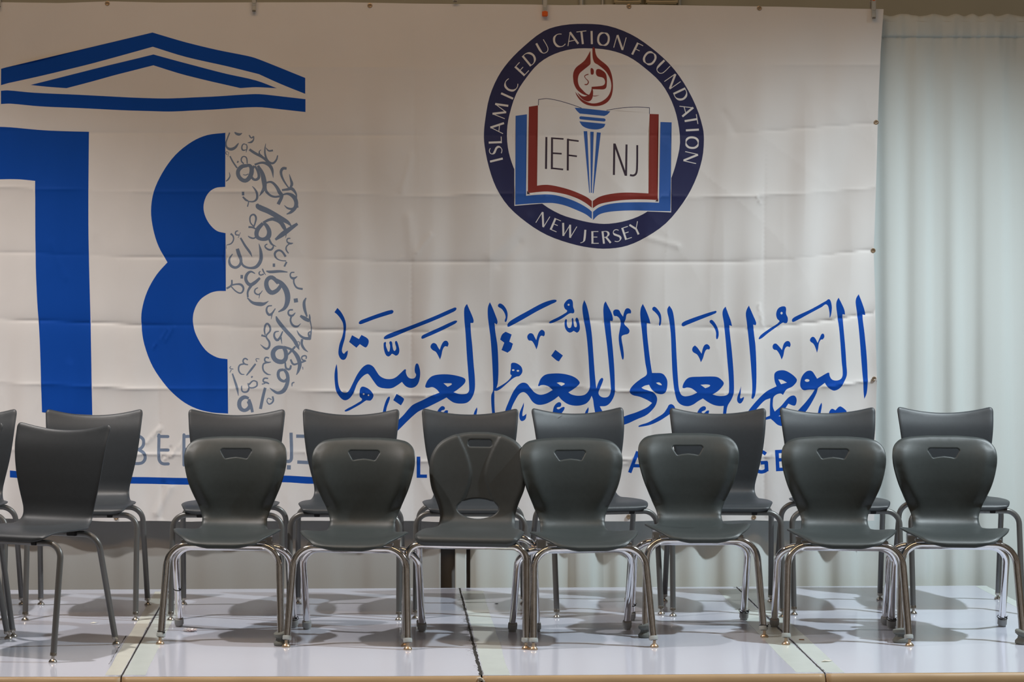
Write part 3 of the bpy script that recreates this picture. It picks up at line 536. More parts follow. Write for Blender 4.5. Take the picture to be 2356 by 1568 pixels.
def triangulate(polys, outline, step, holes=(), clear=0.0, rings=()):
    """constrained triangulation of outline with every polygon edge kept, plus a staggered grid of points"""
    verts = []; edges = []; key = {}
    def vid(p):
        k = (round(float(p[0]), 3), round(float(p[1]), 3))
        if k not in key: key[k] = len(verts); verts.append(Vector(k))
        return key[k]
    for pl in [outline] + list(holes) + list(polys):
        ids = [vid(p) for p in pl]
        for i in range(len(ids)):
            a, b = ids[i], ids[(i + 1) % len(ids)]
            if a != b: edges.append((a, b))
    xs = outline[:, 0]; ys = outline[:, 1]; G = []
    r = 0; y = ys.min() + step * .5
    while y < ys.max():
        x = xs.min() + step * (.5 if r % 2 else 0.25)
        while x < xs.max(): G.append((x, y)); x += step
        y += step * .87; r += 1
    G = np.array(G); G = G[winding(outline, G[:, 0], G[:, 1]) != 0]
    if clear > 0:
        R_ = np.vstack(rings) if len(rings) else np.zeros((0, 2)); R_ = R_[winding(outline, R_[:, 0], R_[:, 1]) != 0]
        O = np.vstack([outline] + list(holes)); keep_ = []
        for r0 in R_:
            ok_ = ((O - r0) ** 2).sum(1).min() > 2.2 ** 2
            if ok_ and (not keep_ or ((np.array(keep_) - r0) ** 2).sum(1).min() > 2.0 ** 2): keep_.append(r0)
        for h_ in holes: keep_ = [k_ for k_ in keep_ if winding(np.array(h_), np.array([k_[0]]), np.array([k_[1]]))[0] == 0]
        verts.extend(Vector((float(k_[0]), float(k_[1]))) for k_ in keep_)
        O = np.vstack([O] + ([np.array(keep_)] if keep_ else []))
        dmin = np.sqrt(((G[:, None, :] - O[None, :, :]) ** 2).sum(2)).min(1); G = G[dmin > clear]
    # drop grid points that crowd an outline point
    cell = set((int(v.x // (step * .45)), int(v.y // (step * .45))) for v in verts)
    for g in G:
        if (int(g[0] // (step * .45)), int(g[1] // (step * .45))) not in cell: verts.append(Vector((float(g[0]), float(g[1]))))
    V, E, Fc, *_ = delaunay_2d_cdt(verts, edges, [], 0, 1e-5)
    V = np.array([(v.x, v.y) for v in V]); T = np.array([f for f in Fc if len(f) == 3])
    c = V[T].mean(1); keep = winding(outline, c[:, 0], c[:, 1]) != 0
    for h in holes:
        keep &= winding(np.array(h), c[:, 0], c[:, 1]) == 0
    return V, T[keep]

TOPX = [-330, 0, 140, 250, 380, 560, 790, 970, 1200, 1300, 1400, 1500, 1620, 1800, 1960, 2033]
TOPY = [7, 5, 7, 3, 6, 5.5, 5, 8.5, 10, 12, 10.5, 11, 13, 15.5, 20, 21]
edge = [(x, y) for x, y in zip(TOPX, TOPY)]
edge = [(x, float(np.interp(x, TOPX, TOPY))) for x in np.arange(-330, 2033, 16)] + [(2033, 21)]
RY = [21, 120, 280, 430, 580, 700, 870, 1000, 1197]; RX = [2033, 2026, 2020, 2014, 2010, 2014, 2016, 2013, 2011]
edge += [(float(np.interp(y, RY, RX)), y) for y in np.arange(36, 1190, 12)]
BXX = [-330, 100, 300, 560, 800, 1000, 1200, 1420, 1790, 2011]; BYY = [1190, 1193, 1199, 1197, 1198, 1199, 1196, 1198, 1197, 1196]
edge += [(x, float(np.interp(x, BXX, BYY)) + 0.8 * math.sin(x / 31.0)) for x in np.arange(2011, -331, -14)]
edge = np.array(edge, float)
polys = [p for k, p in ART]
V2, T2 = triangulate(polys, edge, 6.2)
KEYS = ['white', 'blue', 'slate', 'navy', 'red', 'ink', 'royal']
cen = V2[T2].mean(1); mi = np.zeros(len(T2), int)
for k, p in ART:
    lo = p.min(0); hi = p.max(0)
    idx = np.where((cen[:, 0] >= lo[0]) & (cen[:, 0] <= hi[0]) & (cen[:, 1] >= lo[1]) & (cen[:, 1] <= hi[1]))[0]
    if len(idx) == 0: continue
    ins = winding(p, cen[idx, 0], cen[idx, 1]) != 0
    mi[idx[ins]] = KEYS.index(k)
def banner_pos(px, py, lift=0.0):
    X = (px - VX) / BS; Zz = EYE - (py - VY) / BS
    return np.stack([X, BD - banner_disp(px, py) - lift, Zz], -1)
P3 = banner_pos(V2[:, 0], V2[:, 1])
tri = T2.copy()
a = V2[tri[:, 1]] - V2[tri[:, 0]]; b = V2[tri[:, 2]] - V2[tri[:, 0]]
flip = (a[:, 0] * b[:, 1] - a[:, 1] * b[:, 0]) < 0
tri[flip] = tri[flip][:, ::-1]            # wind so that normals look at the hall (y down in pixel space)
me = bpy.data.meshes.new('banner'); me.from_pydata(P3.tolist(), [], tri.tolist())
n0 = me.polygons[0].normal
if n0.y > 0: me.flip_normals()
me.polygons.foreach_set('material_index', mi.tolist())
banner = link_mesh('banner', me, [M[k] for k in KEYS])
tag(banner, 'wide white cloth banner with blue 18, calligraphy and round emblem behind the chairs', 'banner')
e = 1.0
nx = (banner_disp(V2[:, 0] + e, V2[:, 1]) - banner_disp(V2[:, 0] - e, V2[:, 1])) / (2 * e / BS)
nz = -(banner_disp(V2[:, 0], V2[:, 1] + e) - banner_disp(V2[:, 0], V2[:, 1] - e)) / (2 * e / BS)
N3 = np.stack([nx * -1 * -1, np.ones_like(nx), nz], -1)   # surface y = BD - d  ->  normal (-d_x, -1, -d_z)
N3 = np.stack([-nx, -np.ones_like(nx), -nz], -1); N3 /= np.linalg.norm(N3, axis=1)[:, None]
me.normals_split_custom_set_from_vertices(N3.tolist())
for gx, gy in [(247, 8), (851, 13), (1447, 15), (1747, 19), (2017, 281), (2009, 576), (2010, 871), (268, 1190), (1446, 1188), (1735, 1190)]:
    p = banner_pos(np.array([gx]), np.array([gy]))[0]
    m_ = MB()
    V = []; Fc = []; n1, n2 = 18, 8
    for i in range(n1):
        A = 2 * math.pi * i / n1
        for j in range(n2):
            B = 2 * math.pi * j / n2; r = 0.0085 + 0.0032 * math.cos(B)
            V.append((p[0] + r * math.cos(A), p[1] - 0.002 + 0.0022 * math.sin(B), p[2] + r * math.sin(A)))
            Fc.append((i * n2 + j, ((i + 1) % n1) * n2 + j, ((i + 1) % n1) * n2 + (j + 1) % n2, i * n2 + (j + 1) % n2))
    m_.add(V, Fc)
    m_.lathe([(0.0055, 0), (0.0001, 0.0004)], (p[0], p[1] - 0.0012, p[2]), 12, (0, -1, 0))
    g = m_.obj('grommet', M['brass'], banner); g['label'] = 'brass eyelet'

# ---------------------------------------------------------------- drapes behind the banner
CD = 11.13
def drape(name, px0, px1, label, seed, amp=0.018, top=2.745, cloth='curtain', back=0.0):
    CD = 11.13 + back
    s = F / CD; x0 = (px0 - VX) / s; x1 = (px1 - VX) / s
    nxn = max(8, int((x1 - x0) / 0.011)); zs = np.concatenate([np.linspace(top, top - .14, 40), np.linspace(top - .15, -0.58, 110)])
    xs = np.linspace(x0, x1, nxn); X, Zg = np.meshgrid(xs, zs)
    r = np.random.RandomState(seed); d = np.zeros_like(X); depth = (top - Zg) / top
    for k in range(7):
        lam = r.uniform(.13, .42); ph = r.uniform(0, 6.28); dr = r.uniform(-.5, .5)
        d += np.sin((X + dr * .12 * depth ** 1.3) / lam * 6.28 + ph) * r.uniform(.5, 1)
    d = np.tanh(d * .6) * amp * (0.35 + 0.85 * np.clip(depth, 0, 1.2))
    gath = (0.0045 * np.sin(X * 95 + 2 * np.sin(X * 13)) + 0.003 * np.sin(X * 173 + 1.0)) * np.exp(-np.abs(Zg - (top - .105)) / .05)
    pocket = 0.018 * np.clip(1 - ((Zg - (top - .055)) / .052) ** 2, 0, 1) ** .3
    ruff = 0.006 * np.sin(X * 120 + 3 * np.sin(X * 17)) * np.clip((Zg - top + .02) / .02, 0, 1)
    Y = CD - d - gath - pocket - ruff
    Zt = Zg + np.where(Zg > top - .03, 0.006 * np.sin(X * 60 + 2 * np.sin(X * 11)), 0)
    V = np.stack([X, Y, Zt], -1).reshape(-1, 3); R, Cn = X.shape
    Fc = [(i * Cn + j, (i + 1) * Cn + j, (i + 1) * Cn + j + 1, i * Cn + j + 1) for i in range(R - 1) for j in range(Cn - 1)]
    # cloth thickness
    Vb = V.copy(); Vb[:, 1] += 0.0015; n = len(V)
    Fb = [tuple(n + q for q in f[::-1]) for f in Fc]
    rim = [i for i in range(Cn)], [(R - 1) * Cn + i for i in range(Cn)]
    for i in range(R - 1):
        Fb.append((i * Cn, n + i * Cn, n + (i + 1) * Cn, (i + 1) * Cn)); k = Cn - 1
        Fb.append((i * Cn + k, (i + 1) * Cn + k, n + (i + 1) * Cn + k, n + i * Cn + k))
    o = from_data(name, np.vstack([V, Vb]), Fc + Fb, M[cloth])
    tag(o, label, 'curtain', 'white drapes behind the banner'); return o
drape('drape', 1082, 2620, 'white drape filling the right edge of the backdrop, with a gathered rod pocket', 11, .020)
drape('drape', 1047, 1073, 'narrow strip of white drape under the banner between two dark gaps', 5, .004)
drape('drape', -380, 1014, 'pale drape showing under the left half of the banner, left of the dark gap', 23, .006, cloth='grey_cloth')
drape('drape', 985, 1110, 'dark grey sheet added as the shade of deep folds, seen only through two slits under the banner', 31, .003, cloth='fold_shade', back=.05)  # added backing sheet, its dark grey stands in for shade between folds
rod = MB(); rod.tube([(-2.9, CD + .03, 2.69), (3.75, CD + .03, 2.69)], 0.0125, 12)
tag(rod.obj('drape_rod', M['steel']), 'metal rod threaded through the top pocket of the drapes', 'curtain rod')

# ---------------------------------------------------------------- stage
FRONT = lambda x: 8.452 + (x - 2.4) * -0.018 if False else float(np.interp(x, [-2.6, -1.2, 0, 2.4, 2.95], [8.462, 8.468, 8.478, 8.566, 8.585]))
BACK = lambda x: float(np.interp(x, [-2.6, 2.95], [10.83, 11.02]))
DX = [-3.6, -2.29, -0.985, 0.366, 1.665, 2.895]
SK = [0.0, 0.0, 0.022, 0.0, -0.022, 0.0]      # how far each seam leans from back to front
def seam_x(i, y): return DX[i] + SK[i] * (9.7 - y) / 1.2
names = ['second stage deck from the left, under the rear left chairs', 'left stage deck carrying the tilted tall-backed chair', 'white stage deck left of the wide black seam', 'white stage deck between the wide seam and the zigzag tape', 'right end stage deck with its corner showing']
names[0] = 'leftmost glossy white stage deck at the picture edge'
names[1] = 'glossy white stage deck left of the cream tape, under the angled chair'
names[2] = 'glossy white stage deck between the cream tape and the dark centre crack'
names[3] = 'glossy white stage deck right of the dark centre crack'
names[4] = 'glossy white stage deck at the right end, its rear corner visible'
for i in range(5):
    g0 = 0.003; n = 24; V = []; Fc = []; uv = []
    yb = lambda x: BACK(x); yf = lambda x: FRONT(x)
    root = empty('stage_deck', ((DX[i] + DX[i + 1]) / 2, 9.7, 0)); ox, oy = root.location.x, root.location.y
    tag(root, names[i], 'stage deck', 'white stage decks')
    rows = 30; cols = 20
    for r in range(rows + 1):
        for c in range(cols + 1):
            u = c / cols
            yy0 = BACK(DX[i] + u * (DX[i + 1] - DX[i])); yy1 = FRONT(DX[i] + u * (DX[i + 1] - DX[i]))
            y = yy0 + (yy1 - yy0) * r / rows
            xa = seam_x(i, y) + g0; xb = seam_x(i + 1, y) - g0
            x = xa + (xb - xa) * u; V.append((x - ox, y - oy, 0.0)); uv.append((min(u, 1 - u) * (xb - xa), r / rows))
    W = cols + 1
    Fc = [(r * W + c, (r + 1) * W + c, (r + 1) * W + c + 1, r * W + c + 1) for r in range(rows) for c in range(cols)]
    loop = [c for c in range(W)] + [r * W + cols for r in range(1, rows + 1)] + [rows * W + c for c in range(cols - 1, -1, -1)] + [r * W for r in range(rows - 1, 0, -1)]
    base = len(V)
    for q in loop: V.append((V[q][0], V[q][1], -0.016)); uv.append(uv[q])
    for q in range(len(loop)):
        a_, b_ = loop[q], loop[(q + 1) % len(loop)]; Fc.append((a_, b_, base + (q + 1) % len(loop), base + q))
    me = bpy.data.meshes.new('deck_top'); me.from_pydata(V, [], Fc)
    if me.polygons[0].normal.z < 0: me.flip_normals()
    ul = me.uv_layers.new(name='UVMap')
    for lp in me.loops: ul.data[lp.index].uv = uv[lp.vertex_index]
    link_mesh('deck_top', me, M['deck'], root, smooth=False)
    # wooden frame below the top: front, back and side rails as one box with the deck's outline
    V = []; prof = [(-0.0165, 0.002), (-0.15, 0.002)]
    cs = [(seam_x(i, FRONT(DX[i])) + g0, FRONT(DX[i]) + .003), (seam_x(i + 1, FRONT(DX[i + 1])) - g0, FRONT(DX[i + 1]) + .003), (seam_x(i + 1, BACK(DX[i + 1])) - g0, BACK(DX[i + 1]) - .003), (seam_x(i, BACK(DX[i])) + g0, BACK(DX[i]) - .003)]
    for z in (-.0165, -.16):
        for (x, y) in cs: V.append((x - ox, y - oy, z))
    from_data('frame', V, [(0, 1, 5, 4), (1, 2, 6, 5), (2, 3, 7, 6), (3, 0, 4, 7), (0, 3, 2, 1), (4, 5, 6, 7)], M['wood'], root, False)
    V = []; Fc = []; pr = [(.0005, -.0005), (-.006, -.004), (-.013, -.013), (-.019, -.027), (-.023, -.05), (-.024, -.15), (.0, -.15)]; nn = 60
    for k in range(nn + 1):
        x = seam_x(i, FRONT(DX[i])) + g0 + (seam_x(i + 1, FRONT(DX[i + 1])) - seam_x(i, FRONT(DX[i])) - 2 * g0) * k / nn
        wv = .0012 * math.sin(x * 9 + i) + .0009 * math.sin(x * 23)
        for (dy, z) in pr: V.append((x - ox, FRONT(x) + dy + (wv if z < -.003 else 0) - oy, z))
    m7 = len(pr)
    for k in range(nn):
        for q in range(m7): Fc.append((k * m7 + q, (k + 1) * m7 + q, (k + 1) * m7 + (q + 1) % m7, k * m7 + (q + 1) % m7))
    Fc += [tuple(range(m7)), tuple(nn * m7 + q for q in range(m7 - 1, -1, -1))]
    me = bpy.data.meshes.new('edge_band'); me.from_pydata(V, [], Fc); bm_ = bmesh.new(); bm_.from_mesh(me); bmesh.ops.recalc_face_normals(bm_, faces=bm_.faces); bm_.to_mesh(me); bm_.free()
    link_mesh('edge_band', me, M['edge'], root)
    for (lx, ly) in ((DX[i] + .08, 8.62), (DX[i + 1] - .08, 8.66), (DX[i] + .08, 10.72), (DX[i + 1] - .08, 10.78)):
        lg = MB(); lg.tube([(lx - ox, ly - oy, -.16), (lx - ox, ly - oy, -.6)], .025, 12); lg.obj('leg', M['steel'], root)
# aluminium lip and grit in the seams
for i, wd, lab in ((2, .0017, 'thin dark line of grit in the left seam between two stage decks'), (3, .0046, 'wide band of black grit in the centre seam between stage decks'), (4, .0025, 'dark ragged line of grit in the right seam between stage decks')):
    rr = random.Random(i); V = []; Fc = []; ys = np.linspace(FRONT(DX[i]) + .012, BACK(DX[i]) - .01, 90)
    for k, y in enumerate(ys):
        t = (BACK(DX[i]) - y) / 2.4
        j = wd * (0.55 + rr.random() * .9) * (0.8 + 1.1 * (t ** 2 if i == 3 else .3)); k2 = wd * (0.55 + rr.random() * .9)
        off = rr.uniform(-.0006, .0006)
        x = seam_x(i, y) + off
        V += [(x - j, y, 0.0007), (x + k2, y, 0.0007), (x + k2, y, .0001), (x - j, y, .0001)]
    for k in range(len(ys) - 1):
        for q in range(4): Fc.append((k * 4 + q, k * 4 + (q + 1) % 4, (k + 1) * 4 + (q + 1) % 4, (k + 1) * 4 + q))
    o = from_data('seam_grit', V, Fc, M['dirt'], smooth=False); tag(o, lab, 'dirt', kind='stuff')
def strip(name, i, a, b, y0, y1, m, label, group=None, th=.0005, wob=.0015):
    rr = random.Random(int(a * 1000) + i); n = 40; V = []; Fc = []
    wa = 0; wb = 0
    for k in range(n + 1):
        y = y0 + (y1 - y0) * k / n; wa = wa * .7 + rr.uniform(-wob, wob); wb = wb * .7 + rr.uniform(-wob, wob)
        x0 = seam_x(i, y) + a + wa; x1 = seam_x(i, y) + b + wb
        V += [(x0, y, .0001), (x1, y, .0001), (x1, y, th), (x0, y, th)]
    for k in range(n):
        for q in range(4): Fc.append((k * 4 + q, k * 4 + (q + 1) % 4, (k + 1) * 4 + (q + 1) % 4, (k + 1) * 4 + q))
    Fc += [(0, 1, 2, 3), (n * 4 + 3, n * 4 + 2, n * 4 + 1, n * 4)]
    o = from_data(name, V, Fc, m, smooth=False); tag(o, label, 'tape', group); return o
strip('floor_tape', 2, -.062, -.006, 8.50, 10.80, M['tape_cream'], 'cream tape strip along the left side of the left deck seam')
strip('floor_tape', 2, .006, .085, 8.50, 10.80, M['tape_green'], 'pale green tape strip along the right side of the left deck seam')
strip('floor_tape', 3, .010, .105, 8.50, 10.82, M['tape_green'], 'pale green tape strip right of the wide dark centre seam')
strip('floor_tape', 4, -.105, -.008, 8.56, 10.88, M['tape_green'], 'pale green tape strip on the left side of the right deck seam')
strip('floor_tape', 4, .008, .075, 8.56, 10.88, M['tape_green'], 'narrower pale green tape strip on the right side of the right deck seam')
strip('tape_residue', 2, -.0740, -.0725, 8.75, 9.45, M['dirt'], 'thin brown residue line of old tape beside the cream tape')
strip('edge_tape', 5, -.06, -.004, 8.60, 11.0, M['tape_green'], 'pale tape strip along the right edge of the stage')

def floor_at(px, py):
    s = (py - VY) / EYE; return ((px - VX) / s, F / s)
def litter(name, px, py, size, m, label, cat, seed, n=7, flat=.4, crumple=.35):
    x, y = floor_at(px, py); rr = random.Random(seed); bm = bmesh.new()
    bmesh.ops.create_icosphere(bm, subdivisions=3, radius=1)
    for v in bm.verts:
        q = 1 + crumple * (math.sin(v.co.x * 7 + seed) * math.cos(v.co.y * 9 + seed * 2) + rr.uniform(-.4, .4))
        v.co = Vector((v.co.x * size[0] * q, v.co.y * size[1] * q, max(-.0, (v.co.z * flat + flat * .8)) * size[2] * q))
    me = bpy.data.meshes.new(name); bm.to_mesh(me); bm.free()
    o = link_mesh(name, me, m, smooth=False); o.location = (x, y, .0008); tag(o, label, cat); return o
litter('candy_wrapper', 437, 1452, (.028, .015, .016), M['foil'], 'shiny crumpled clear and red wrapper by the leftmost chrome leg', 'wrapper', 3)
def scrap(name, outline, px, py, m, label, cat, th=.0008, curl=.004):
    x, y = floor_at(px, py); n = len(outline); V = []
    for z in (0.0008, 0.0008 + th):
        for k, (u, v) in enumerate(outline): V.append((u, v, z + curl * abs(math.sin(k * 1.3))))
    Fc = [tuple(range(n - 1, -1, -1)), tuple(range(n, 2 * n))] + [(k, (k + 1) % n, n + (k + 1) % n, n + k) for k in range(n)]
    o = from_data(name, V, Fc, m, smooth=False); o.location = (x, y, 0); tag(o, label, cat); return o
scrap('torn_tape', [(-.02, -.012), (-.005, .005), (.008, .012), (.02, .006), (.026, .002), (.012, -.008), (-.006, -.014)], 1900, 1521, M['paper'], 'torn curled scrap of cream tape on the right deck seam near the stage front', 'scrap')
scrap('paper_scrap', [(-.018, -.006), (-.004, .004), (.01, .002), (.022, .009), (.016, -.002), (0, -.009)], 217, 1433, M['paper'], 'tiny white paper scrap on the floor between the angled chair legs', 'scrap')
scrap('brown_chip', [(-.011, -.012), (.011, -.016), (.013, .01), (-.006, .013)], 1843, 1471, M['brown'], 'small brown chip on the tape of the right seam', 'scrap', curl=.0)
scrap('paint_flake', [(-.009, -.006), (.0, .007), (.009, .003), (.006, -.007)], 1142, 1388, M['dirt'], 'tiny dark speck on the white floor behind the centre chairs', 'scrap', curl=.0)
fo = MB(); rr = random.Random(4)
for k in range(16):
    a_ = rr.uniform(0, 6.28); q = rr.uniform(0, .016)
    fo.lathe([(.001, -.004), (.0055, -.002), (.005, .003), (.001, .005)], (0.366 + .01 * 0 + q * math.cos(a_) - .004, FRONT(.366) - .012, -.008 - abs(q * math.sin(a_)) * 1.8), 7)
tag(fo.obj('foam_crumb', M['paper'], smooth=False), 'lump of cream filler in the stage front below the centre seam', 'filler')

# ---------------------------------------------------------------- the hall
hf = MB(); hf.box((-9, -4, -.65), (9, 13, -.6)); o = hf.obj('floor', M['hallfloor'], smooth=False); tag(o, kind='structure')
wb = MB(); wb.box((-9, 12.45, -.6), (9, 12.6, 5.6)); o = wb.obj('wall_back', M['wall'], smooth=False); tag(o, kind='structure')
WD = 12.45; WS = F / WD
def wx(px): return (px - VX) / WS
def wz(py): return EYE - (py - VY) / WS
def cabinet(px0, px1, label):
    r = empty('meter_box', (wx((px0 + px1) / 2), WD, wz(14))); hw = (px1 - px0) / WS / 2
    b = MB(); b.box((-hw, -.11, 0), (hw, 0, .34), .006); b.obj('housing', M['cream'], r)
    d = MB(); d.box((-hw + .012, -.118, .02), (hw - .012, -.111, .325), .002); d.obj('door', M['cream'], r)
    tag(r, label, 'electrical box', 'cream boxes on the wall above the banner'); return r
c1 = cabinet(1409, 1470, 'left of two cream wall boxes showing above the banner, dark characters on it')
c2 = cabinet(1482, 1554, 'right of two cream wall boxes showing above the banner, with a shiny latch')
tx = MB()
for st in ([(-.030, 0.035), (-.036, .022), (-.036, .012), (-.030, 0)], [(-.016, .03), (-.004, .034), (.002, .026), (-.006, .018), (.004, .010), (-.002, .001), (-.018, .004)], [(.016, .035), (.022, .022), (.022, .012), (.016, 0)]):
    tx.tube([(x, -.119, z + .020) for x, z in st], .0022, 6)
g = tx.obj('marking', M['ink'], c1); g['label'] = 'dark printed characters'
lt = MB(); lt.lathe([(.012, 0), (.012, .008), (.006, .013)], (0.0 - .005, -.118, .035), 14, (0, -1, 0)); lt.obj('latch', M['chrome'], c2)
for px, r_, lab in ((1386, .010, 'thin steel conduit left of the two cream wall boxes'), (1337, .016, 'grey conduit far left of the cream wall boxes'), (1562, .012, 'steel conduit just right of the cream wall boxes')):
    t_ = MB(); t_.tube([(wx(px), WD - r_ - .002, 2.55), (wx(px), WD - r_ - .002, 3.4)], r_, 12); tag(t_.obj('conduit', M['steel']), lab, 'conduit')

# ---------------------------------------------------------------- spring clamps that hold the banner to the rod
def clamp(px, ytip, tip_col, label, body='steel', flip=False):
    x, z = px2w(px, ytip, BD); r = empty('spring_clamp', (x, BD - .022, z))
    j = MB(); 
    # front jaw: folded channel with side flanges, runs up from the tip
    h = .088
    j.box((-.0075, -.004, .004), (.0075, -.001, h), .0008); j.box((-.0095, -.006, .004), (-.0070, .012, h), .0006); j.box((.0070, -.006, .004), (.0095, .012, h), .0006)
    for zz in (.034, .043): j.tube([(-.006, -.0055, zz), (0, -.006, zz - .004), (.006, -.0055, zz)], .0016, 6)
    j.obj('jaw', M[body], r)
    bj = MB(); bj.box((-.0105, .040, .004), (.0105, .043, h), .0008); bj.box((-.0125, .030, .02), (-.0095, .044, h), .0006); bj.box((.0095, .030, .02), (.0125, .044, h), .0006); bj.obj('rear_jaw', M[body], r)
    s_ = MB(); P = [(-.010 + .020 * k / 40, .018 + .011 * math.cos(k * .95), h - .004 + .011 * math.sin(k * .95)) for k in range(41)]; s_.tube(P, .0014, 6); s_.obj('spring', M['steel'], r)
    for sg, nm in ((-1, 'handle'), (1, 'handle')):
        hd = MB(); y0 = .018 + sg * .014; hd.tube([(0, y0, h), (0, y0 + sg * .012, h + .03), (0, y0 + sg * .026, h + .075)], [.010, .011, .010], 10); o = hd.obj('handle', M['orange'] if tip_col != 'none' else M[body], r)
    if tip_col == 'orange':
        tp = MB(); tp.box((-.0135, -.008, -.002), (.0135, .014, .024), .003); tp.obj('jaw_tip', M['orange'], r)
        tp = MB(); tp.box((-.0145, .030, -.002), (.0145, .048, .026), .003); tp.obj('jaw_tip', M['orange'], r)
    else:
        tp = MB(); tp.box((-.009, -.0055, -.001), (.009, .0, .010), .002); tp.obj('jaw_tip', M['nickel'], r)
    tag(r, label, 'clamp', 'spring clamps along the top of the banner'); return r
clamp(585, 28, 'bare', 'bare steel spring clamp over the roof shape of the banner, no orange tip')
clamp(1253, 38, 'orange', 'spring clamp with an orange jaw tip just left above the round emblem')
clamp(2008, 44, 'bare', 'spring clamp with orange handle at the top right corner of the banner')
clamp(1047, 6, 'bare', 'small steel clamp end peeking in left of the orange tipped clamp')
clamp(-1, 18, 'bare', 'steel clamp cut off by the top left picture corner')

# ---------------------------------------------------------------- chairs
def crom(P, n=24):
    P = np.array(P, float); out = []
    for i in range(len(P) - 1):
        p1, p2 = P[i], P[i + 1]; p0 = P[i - 1] if i else 2 * p1 - p2; p3 = P[i + 2] if i + 2 < len(P) else 2 * p2 - p1
        for k in range(n):
            t = k / n
            out.append(.5 * ((2 * p1) + (-p0 + p2) * t + (2 * p0 - 5 * p1 + 4 * p2 - p3) * t * t + (-p0 + 3 * p1 - 3 * p2 + p3) * t ** 3))
    out.append(P[-1]); return np.array(out)
def make_shell(name, prof, widths, holes, m, parent, thick=.007, extra=None, wref=.21, pw=2.2, lip=.005, top_edge=None, step=.0105):
    """prof: (y, z, cup) along the centre line from the seat front to the top of the back; widths: ('y'|'z', value, half width)"""
    C = crom(prof); s = np.concatenate([[0], np.cumsum(np.hypot(np.diff(C[:, 0]), np.diff(C[:, 1])))]); S = s[-1]
    ys, zs, cups = C[:, 0], C[:, 1], C[:, 2]
    kb = int(np.argmax((np.gradient(zs, s) > .6) & (s > .2)))
    def s_of(kind, v):
        if kind == 'y': return float(np.interp(v, ys[:kb], s[:kb]))
        return float(np.interp(v, zs[kb:], s[kb:]))
    W = sorted((s_of(k, v) if k != 's' else v, wv) for k, v, wv in widths)
    WS_ = np.array([a for a, b in W]); WW = np.array([b for a, b in W])
    def wfun(q):     # monotone-ish smooth interpolation
        return np.interp(q, WS_, WW)
    ss = np.linspace(0, S, 160)
    RC = crom([(b_, a_) for a_, b_ in W], 8); RC = RC[np.concatenate([[True], np.diff(np.maximum.accumulate(RC[:, 1])) > 1e-7])]
    ww = np.interp(ss, RC[:, 1], RC[:, 0])
    right = [(float(p[0]), float(min(p[1], S))) for p in RC]
    if top_edge is not None:    # concave top edge: list of (x fraction, drop)
        wt = right[-1][0]; cap = [(wt * f, S + dr) for f, dr in top_edge]
        right = right + cap
    outl = right + [(-x, q) for x, q in reversed(right)]
    o2 = [outl[0]]
    for p in outl[1:]:
        if math.hypot(p[0] - o2[-1][0], p[1] - o2[-1][1]) > .0012: o2.append(p)
    if math.hypot(o2[0][0] - o2[-1][0], o2[0][1] - o2[-1][1]) < .0012: o2.pop()
    def dense(pl, d=.006):
        out = []
        for i in range(len(pl)):
            a_ = np.array(pl[i]); b_ = np.array(pl[(i + 1) % len(pl)]); k_ = max(1, int(np.ceil(np.linalg.norm(b_ - a_) / d)))
            out += [a_ + (b_ - a_) * j / k_ for j in range(k_)]
        return np.array(out)
    outl = dense(o2)
    hl = []
    for h in holes:
        hl.append(dense([(x, s_of('z', z)) for x, z in h]))
    sc = 1000.0
    def ring(pl, d):      # a copy of the outline moved inwards, so the rim is finely meshed
        ar = 0.5 * np.sum(pl[:, 0] * np.roll(pl[:, 1], -1) - np.roll(pl[:, 0], -1) * pl[:, 1])
        tg = np.roll(pl, -1, 0) - np.roll(pl, 1, 0); tg /= np.linalg.norm(tg, axis=1)[:, None] + 1e-9
        return pl + np.stack([-tg[:, 1], tg[:, 0]], 1) * d * (1 if ar > 0 else -1)
    extra_pts = [ring(outl, .0032), ring(outl, .0068)[::1], ring(outl, .0112)] + [ring(h, -.004) for h in hl]
    Vt, Tt = triangulate([], outl * sc, step * sc, [h * sc for h in hl], clear=max(step * .6, .006) * sc, rings=[r_ * sc for r_ in extra_pts]); Vt = Vt / sc
    OD = np.vstack([outl, (outl + np.roll(outl, -1, 0)) / 2])
    def edge_dist(x, q):
        P_ = np.stack([np.atleast_1d(x), np.atleast_1d(q)], 1); r_ = np.empty(len(P_))
        for k_ in range(0, len(P_), 2000): r_[k_:k_ + 2000] = np.sqrt(((P_[k_:k_ + 2000, None] - OD[None]) ** 2).sum(2)).min(1)
        return r_
    wf = lambda q: np.maximum(np.interp(q, ss, ww), .02)
    ty = np.gradient(ys, s); tz = np.gradient(zs, s)
    def surf(x, q):
        y = np.interp(q, s, ys) + np.where(q > S, (q - S) * ty[-1], 0) + np.where(q < 0, q * ty[0], 0)
        z = np.interp(q, s, zs) + np.where(q > S, (q - S) * tz[-1], 0) + np.where(q < 0, q * tz[0], 0)
        a = np.interp(q, s, ty); b = np.interp(q, s, tz); l = np.hypot(a, b); a /= l; b /= l
        f = np.abs(x) / wref
        c = np.interp(q, s, cups) * np.minimum(f, 1.3) ** pw
        c = c - lip * np.clip(1 - edge_dist(x, q) / .014, 0, 1) ** 2
        if extra is not None: c = c + extra(x, y, z, q, S)
        return np.stack([x, y - b * c, z + a * c], -1)
    def normal(x, q):
        e = 1e-4; u = surf(x + e, q) - surf(x - e, q); v = surf(x, q + e) - surf(x, q - e); n = np.cross(u, v); n /= np.linalg.norm(n, axis=1)[:, None]
        return n
    X, Q = Vt[:, 0], Vt[:, 1]; P = surf(X, Q); Nn = normal(X, Q)       # cross of +x and +s points to the sitter
    if Nn[:, 2].sum() < 0: Nn = -Nn
    back = P - Nn * thick
